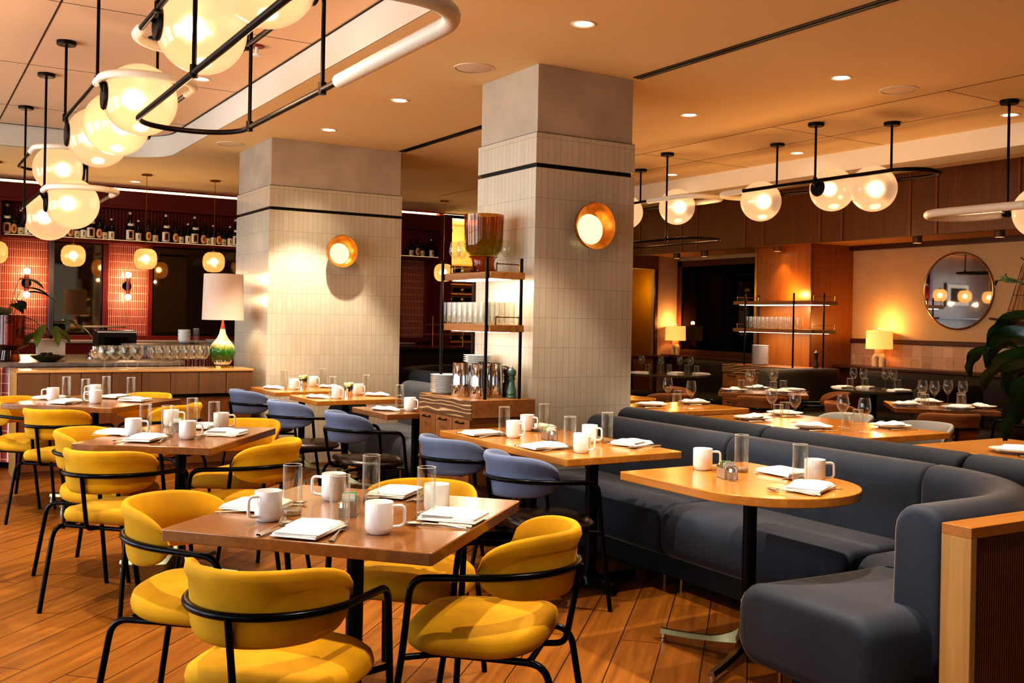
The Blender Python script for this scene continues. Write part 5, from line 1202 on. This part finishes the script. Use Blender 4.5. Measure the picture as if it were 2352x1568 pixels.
S = {
'T1': dict(d='the front table', c=(1.319, 3.138), mug=[(1.02,3.15),(1.34,3.40),(1.26,2.82),(1.57,3.04)], hb=[(1.12,3.21),(1.45,3.32),(1.18,2.94),(1.50,2.98)], nap=[(1.05,3.36,135),(1.07,2.91,42),(1.58,3.40,42),(1.56,2.90,130)], caddy=[(1.29,3.13,60)], rot=42),
'T2': dict(d='the second table', c=(1.315, 5.575), mug=[(1.07,5.60),(1.36,6.02),(1.30,5.38),(1.58,5.76)], hb=[(1.14,5.64),(1.23,5.53),(1.47,5.98),(1.52,5.69)], nap=[(1.02,5.74,142),(1.09,5.40,52),(1.50,5.88,52),(1.54,5.51,142)], caddy=[(1.34,5.76,60)], rot=52),
'T3': dict(d='the farthest left table', c=(1.242, 7.93), mug=[(0.97,8.05),(1.30,8.30),(1.21,7.71)], hb=[(1.08,8.20),(1.17,7.90),(1.36,8.18),(1.51,8.02)], nap=[(.97,8.20,136),(1.02,7.80,46),(1.42,8.18,46),(1.50,7.82,136)], caddy=[(1.26,8.05,60)], rot=46),
'B1': dict(d='the long table', c=(3.085, 4.595), mug=[(2.94,4.77),(3.20,5.04),(2.93,4.10),(3.21,4.42)], hb=[(2.93,4.86),(3.26,4.95),(2.96,4.25),(3.29,4.37)], nap=[(2.84,4.95,0),(2.84,4.31,0),(3.32,5.12,180),(3.36,4.24,200)], caddy=[(3.08,4.62,80)], rot=0),
'D1': dict(d='the round-ended table', c=(3.10, 3.05), mug=[(3.10,3.40),(3.30,2.93)], hb=[(3.22,3.28),(3.20,2.92)], nap=[(3.34,3.14,90),(3.12,2.80,25)], caddy=[(3.03,3.17,70)], rot=0),
'P': dict(d='the oak table nearest the sideboard', c=(3.12, 8.73), mug=[(3.01,8.64),(3.31,8.95)], hb=[(2.97,8.79),(3.41,8.98)], roll=[(2.87,8.77,-60),(3.40,8.76,-30)], pot=[(3.17,8.85)], rot=0),
'Q': dict(d='the middle oak table before the far pillar', c=(3.14, 7.74), mug=[(3.00,7.58),(3.30,7.86)], hb=[(3.03,7.75),(3.40,7.92)], roll=[(2.88,7.69,-60),(3.42,7.74,-30)], pot=[(3.18,7.78)], rot=0),
'R': dict(d='the walnut table left of the cabinet', c=(3.20, 6.55), mug=[(3.09,6.42)], hb=[(3.14,6.70)], roll=[(2.95,6.52,-60)], rot=0),
'S1': dict(d='the oak table right of the near pillar', c=(5.27, 6.06), wine=[(5.30,6.24),(5.21,5.86)], tum=[(5.18,5.99),(5.44,6.28)], plate=[(5.05,6.14),(5.55,6.20)], rot=0),
'S2': dict(d='the long table behind the navy sofa', c=(5.25, 4.67), wine=[(5.29,5.10),(5.19,4.79),(5.23,4.42),(5.12,4.16)], tum=[(5.22,4.97),(5.42,5.10),(5.13,4.30),(5.45,4.48)], plate=[(5.05,5.04),(5.55,5.22),(4.99,4.46),(5.55,4.30)], rot=0),
'S3': dict(d='the table at the right picture edge', c=(5.28, 2.95), plate=[(5.10,3.16)], rot=0),
'X': dict(d='the walnut table by the far cabinet', c=(7.30, 7.16), wine=[(7.12,7.14),(7.22,7.27),(7.40,7.12),(7.50,7.20)], tum=[(7.12,7.27),(7.32,7.36),(7.28,7.0),(7.50,7.08)], plate=[(7.00,7.24),(7.25,6.90),(7.60,7.05),(7.48,7.42)], rot=45),
'RA': dict(d='the round table beside the near pillar', c=(8.62, 10.15), wine=[(8.42,10.45),(8.62,10.30),(8.82,10.15),(8.86,9.98)], tum=[(8.40,10.30),(8.68,10.20),(8.90,10.10),(8.80,9.80)], nap=[(8.22,10.25,0),(8.62,10.0,20),(8.86,9.78,-20)], rot=0),
'RB': dict(d='the round table under the round mirror', c=(8.78, 7.02), wine=[(8.70,7.22),(8.66,7.06),(8.90,6.97),(8.86,6.84)], tum=[(8.60,7.18),(8.80,7.15),(8.96,6.86)], nap=[(8.62,7.30,0),(8.86,7.20,20),(8.80,6.72,-20)], rot=0),
'Y': dict(d='the walnut table under the leaves', c=(7.50, 5.33), wine=[(7.36,5.39),(7.38,5.29),(7.66,5.36),(7.66,5.22)], tum=[(7.28,5.31),(7.46,5.47),(7.75,5.30),(7.56,5.16)], plate=[(7.22,5.44),(7.36,5.06),(7.66,5.06),(7.66,5.56)], rot=45),
}
cam2 = Vector((sin(YAW), cos(YAW))); rgt = Vector((cos(YAW), -sin(YAW)))
def where(p, c, others):
    """names an item by its place among its like on one table"""
    n = len(others)
    if n == 1: return 'only'
    o = sorted(others, key=lambda q: Vector((q[0]-c[0], q[1]-c[1])).dot(rgt)); i = [k for k, q in enumerate(o) if q == p][0]
    if n == 2: return ['left', 'right'][i]
    return (['leftmost', 'middle', 'rightmost'] if n == 3 else ['leftmost', 'second from left', 'third from left', 'rightmost'])[i]
TZT = .7605; wn = 0
def lab(w, what, d):
    return ('%s on %s' % (what, d)) if w == 'only' else ('%s %s on %s' % (w.replace('second from left', 'second-left').replace('third from left', 'third-left'), what, d))
for key, q in S.items():
    c, d = q['c'], q['d']
    for p in q.get('mug', []):
        dirc = atan2(p[1]-c[1], p[0]-c[0]); hr = {'T1': {0: 200, 1: 150, 2: -25, 3: 80}}.get(key, {}).get(q['mug'].index(p), {'T2': -30, 'T3': 160, 'D1': -40}.get(key, -70))
        place(mug, lab(where(p, c, q['mug']), 'white coffee mug', d), (p[0], p[1], TZT), rad(hr), 'white mugs on '+d)
    for p in q.get('hb', []): place(g_high, lab(where(p, c, q['hb']), 'clear highball glass', d), (p[0], p[1], TZT), 0, 'highball glasses on '+d)
    for p in q.get('tum', []): place(g_tum, lab(where(p, c, q['tum']), 'short water tumbler', d), (p[0], p[1], TZT), 0, 'tumblers on '+d)
    for p in q.get('wine', []): place(g_wine, lab(where(p, c, q['wine']), 'stemmed wine glass', d), (p[0], p[1], TZT), 0, 'wine glasses on '+d)
    for p in q.get('nap', []):
        wn += 1; w = where(p, c, q['nap']); a = rad(p[2]); far = key in ('RA', 'RB')
        place(naps[wn % 4], lab(w, 'white folded linen napkin', d), (p[0], p[1], TZT+(.006 if not far else 0)), a, 'napkins on '+d)
        if far: continue
        # the diner sits outward of the napkin: outward direction snapped to the table axes
        best = max((Vector((cos(rad(q['rot']+90*k)), sin(rad(q['rot']+90*k)))) for k in range(4)), key=lambda v: v.dot(Vector((p[0]-c[0], p[1]-c[1]))+(Vector((p[0]-c[0], 0))*3 if key == 'B1' else Vector((0, 0)))))
        if key == 'D1': best = Vector((1, 0)) if p[1] > 3 else Vector((.3, -1)).normalized()
        lf = Vector((best.y, -best.x)); inw = atan2(-best.y, -best.x); ff = .092
        for ut, k_, tw in ((fork, ff, .25), (knife, -ff-.012, -.06), (spoon, -ff-.034, .05)):
            if key == 'T3' and ut is not fork: continue
            pos = Vector((p[0], p[1]))-lf*k_*(-1)*(-1)+best*(-.01)
            place(ut, lab(w, {'dinner_fork': 'steel fork beside the napkin', 'table_knife': 'steel knife beside the napkin', 'teaspoon': 'steel teaspoon beside the napkin'}[ut.name.split('.')[0]], d), (pos.x, pos.y, TZT+.0005), inw+tw, 'cutlery on '+d)
    for p in q.get('roll', []):
        wn += 1; place(rolls[wn % 2], lab(where(p, c, q['roll']), 'loosely folded white napkin', d), (p[0], p[1], TZT), rad(p[2]), 'napkins on '+d)
        place(fork, lab(where(p, c, q['roll']), 'steel fork beside the loose napkin', d), (p[0]+.10, p[1]-.02, TZT+.0005), rad(-20), 'cutlery on '+d)
    for p in q.get('plate', []):
        wn += 1; w = where(p, c, q['plate'])
        place(plate, lab(w, 'white dinner plate under a napkin', d), (p[0], p[1], TZT), 0, 'plates on '+d)
        place(rolls[wn % 2] if wn % 3 else naps[wn % 4], lab(w, 'white napkin lying on its plate', d), (p[0], p[1], TZT+.012), rad(-50+35*(wn % 4)), 'napkins on plates on '+d)
        place(knife, lab(w, 'steel knife beside the plate', d), (p[0]-.06, p[1]-.15, TZT+.0005), rad(-10), 'cutlery on '+d)
    for x, y, r in q.get('caddy', []):
        place(caddy, 'metal sweetener caddy on %s' % d, (x, y, TZT), rad(r), 'sweetener caddies')
        for k in range(7):
            cn = ['white', 'white', 'white', 'green', 'green', 'yellow', 'white'][k]; o_ = Rz(rad(r)) @ Vector((-.036+.012*k, .002*((k % 3)-1), 0))
            pp = place(pk[cn], '%s paper sweetener packet in the caddy on %s' % (cn, d), (x+o_.x, y+o_.y, TZT+.003+.006*((k*5) % 3)), rad(r), 'packets in the caddy on '+d)
        if key != 'T3':
            o_ = Rz(rad(r)) @ Vector((-.075, .01, 0)); place(shk, 'small salt shaker beside the caddy on %s' % d, (x+o_.x, y+o_.y, TZT), 0, 'salt shakers')
    for p in q.get('pot', []): place(pot, 'small steel pot of pale blossoms on %s' % d, (p[0], p[1], TZT), 0, 'flower pots')

# ---------------------------------------------------------------- ledge lamps
M_ss = NT('lit_linen_shade'); M_ss.b.inputs['Base Color'].default_value = hx('#f0cf98'); M_ss.b.inputs['Roughness'].default_value = .9
M_ss.b.inputs['Emission Color'].default_value = hx('#ffb660'); M_ss.b.inputs['Emission Strength'].default_value = .85; M_ss = M_ss.m
lp = empty('arch_table_lamp', 'x', 'table lamp')
mk('shade', MB().lathe([(.155, .212), (.150, .43), (.148, .43), (.153, .212)], 40), M_ss, lp)
mk('arch_base', MB().tube([(0, -.052, .0), (0, -.056, .06)]+[(0, -.056*cos(rad(a)), .085+.056*sin(rad(a))) for a in range(0, 181, 15)]+[(0, .056, .06), (0, .052, 0)], .038, 16), M_terr, lp, smooth=80)
mk('neck', MB().lathe([(.05, .165), (.052, .18), (.048, .212), (0, .212)], 24), M_terr, lp)
mk('finial', ball(.02, 12, (0, 0, .445)), M_terr, lp)
for x, y, lb in ((10.0, 7.93, 'cream arch based lamp on the ledge before the orange lit corner'), (10.0, 11.62, 'cream arch based lamp on the ledge in the far corner beside the dark mirror')):
    place(lp, lb, (x, y, .941), 0, 'arch based ledge lamps')
    point_light((x-.0, y, 1.42), 9, (1, .54, .20), .03); point_light((x, y, 1.10), 9, (1, .52, .18), .03)

# ---------------------------------------------------------------- foreground plant, right
fp = empty('foreground_plant', 'large glossy green leaves reaching in from the right picture edge', 'plant', (2.95, 1.45, 0))
mk('planter', MB().lathe([(0, 0), (.15, 0), (.19, .35), (.18, .36), (.16, .3), (0, .3)], 32), M_stone, fp)
def blade(p0, p1, p2, W, tilt):
    """broad pointed blade along a bent spine, given in room metres"""
    A, B, C = Vector(p0), Vector(p1), Vector(p2); rows = []; n = 15; side0 = None
    for i in range(n):
        t = i/(n-1); q = A*(1-t)**2+B*2*t*(1-t)+C*t*t; d = ((B-A)*(1-t)+(C-B)*t).normalized()
        s_ = d.cross(Vector((.52*cos(tilt), .85, .35*sin(tilt))).normalized()).normalized(); nn = s_.cross(d)
        w = W/2*(sin(pi*min(1, t*.93+.03)**.8)**.8)*(1+.12*sin(t*17))+.0008
        rows.append([tuple(q+s_*w*k+nn*(abs(k)*w*.35+.004*sin(t*14+k*3)*abs(k))) for k in (-1, -.66, -.33, 0, .33, .66, 1)])
    m = MB(); m.grid(rows); return m
BL = [((2.393, 1.468, 1.533), (2.449, 1.55, 1.571), (2.516, 1.627, 1.537), .022, 0), ((2.415, 1.454, 1.458), (2.44, 1.556, 1.451), (2.456, 1.605, 1.379), .04, .3),
      ((2.439, 1.439, 1.39), (2.43, 1.562, 1.426), (2.456, 1.605, 1.316), .062, .5), ((2.429, 1.586, 1.368), (2.414, 1.63, 1.353), (2.465, 1.658, 1.288), .034, .2),
      ((2.342, 1.381, 1.37), (2.338, 1.501, 1.344), (2.402, 1.579, 1.261), .06, .6), ((2.285, 1.358, 1.34), (2.317, 1.455, 1.325), (2.373, 1.48, 1.25), .07, .3),
      ((2.344, 1.38, 1.24), (2.33, 1.448, 1.234), (2.358, 1.489, 1.141), .055, .4), ((2.246, 1.323, 1.307), (2.247, 1.381, 1.293), (2.29, 1.413, 1.191), .065, .2)]
BASE = Vector((2.95, 1.25, 0)); fp.location = BASE
for p0, p1, p2, W, ti in BL:
    q = [tuple(Vector(p)-BASE) for p in (p0, p1, p2)]
    l = mk('leaf', blade(*q, W, ti), M_leaf, fp, smooth=80)
    a_ = Vector(q[0]); b_ = Vector((0, 0, .35)); md = Vector((a_.x*.55, a_.y*.55, a_.z+.12))
    mk('leaf_stem', MB().tube([b_*(1-t)**2+md*2*t*(1-t)+a_*t*t for t in [k/10 for k in range(11)]], .004, 6), M_stem, l)

# ================================================================ LIGHT
w = bpy.data.worlds.new('world'); scene.world = w; w.use_nodes = True
bg = w.node_tree.nodes['Background']; bg.inputs[0].default_value = (.62, .74, 1, 1); bg.inputs[1].default_value = .2
def area(loc, rot, sx, sy, e, col):
    l = bpy.data.lights.new('daylight', 'AREA'); l.shape = 'RECTANGLE'; l.size = sx; l.size_y = sy; l.energy = e; l.color = col
    o = bpy.data.objects.new('window_daylight', l); link(o); o.location = loc; o.rotation_euler = rot; return o
for a, b in wins:
    area((XL-.2, (a+b)/2, 1.65), (0, rad(-90), 0), 2.3, b-a, 118 if a > 2.5 else 40, (.78, .89, 1))
area((2.75, YN-.25, 1.65), (rad(-90), 0, rad(180)), 3.4, 2.3, 8, (.80, .90, 1))
# cove strip above the bar
area((3.9, 14.265, CZ+.10), (rad(65), 0, 0), 9.6, .05, 70, (1, .62, .30))
for x in (7.7, 8.4): point_light((x, 14.9, 2.8), 16, (1, .78, .38), .1)
point_light((9.6, 12.2, 1.9), 5, (1, .72, .2), .08)
point_light((9.75, 8.9, LZ-.25), .01, (1, .6, .2), .05)
point_light((9.28, 8.75, 1.80), 9, (1, .55, .16), .015)
for x, y in ((9.15, 8.75), (9.05, 8.4)): point_light((x, y, 1.62), 2.2, (1, .66, .32), .04)
for y in (5.65, 5.9): point_light((3.3, y, 1.64), 2.0, (1, .8, .66), .04)
for x in (1.72, 2.53, 3.352, 6.6): point_light((x, 12.45, 1.90), 6, (1, .66, .3), .015)
cy = scene.cycles
cy.max_bounces = 7; cy.diffuse_bounces = 3; cy.glossy_bounces = 3; cy.transmission_bounces = 4; cy.transparent_max_bounces = 24
cy.caustics_reflective = False; cy.caustics_refractive = False; cy.sample_clamp_indirect = 4; cy.blur_glossy = 1.0
cy.use_adaptive_sampling = True; cy.adaptive_threshold = .04; cy.use_denoising = True; cy.use_light_tree = True
for n_ in ('liquor_bottle',): pass
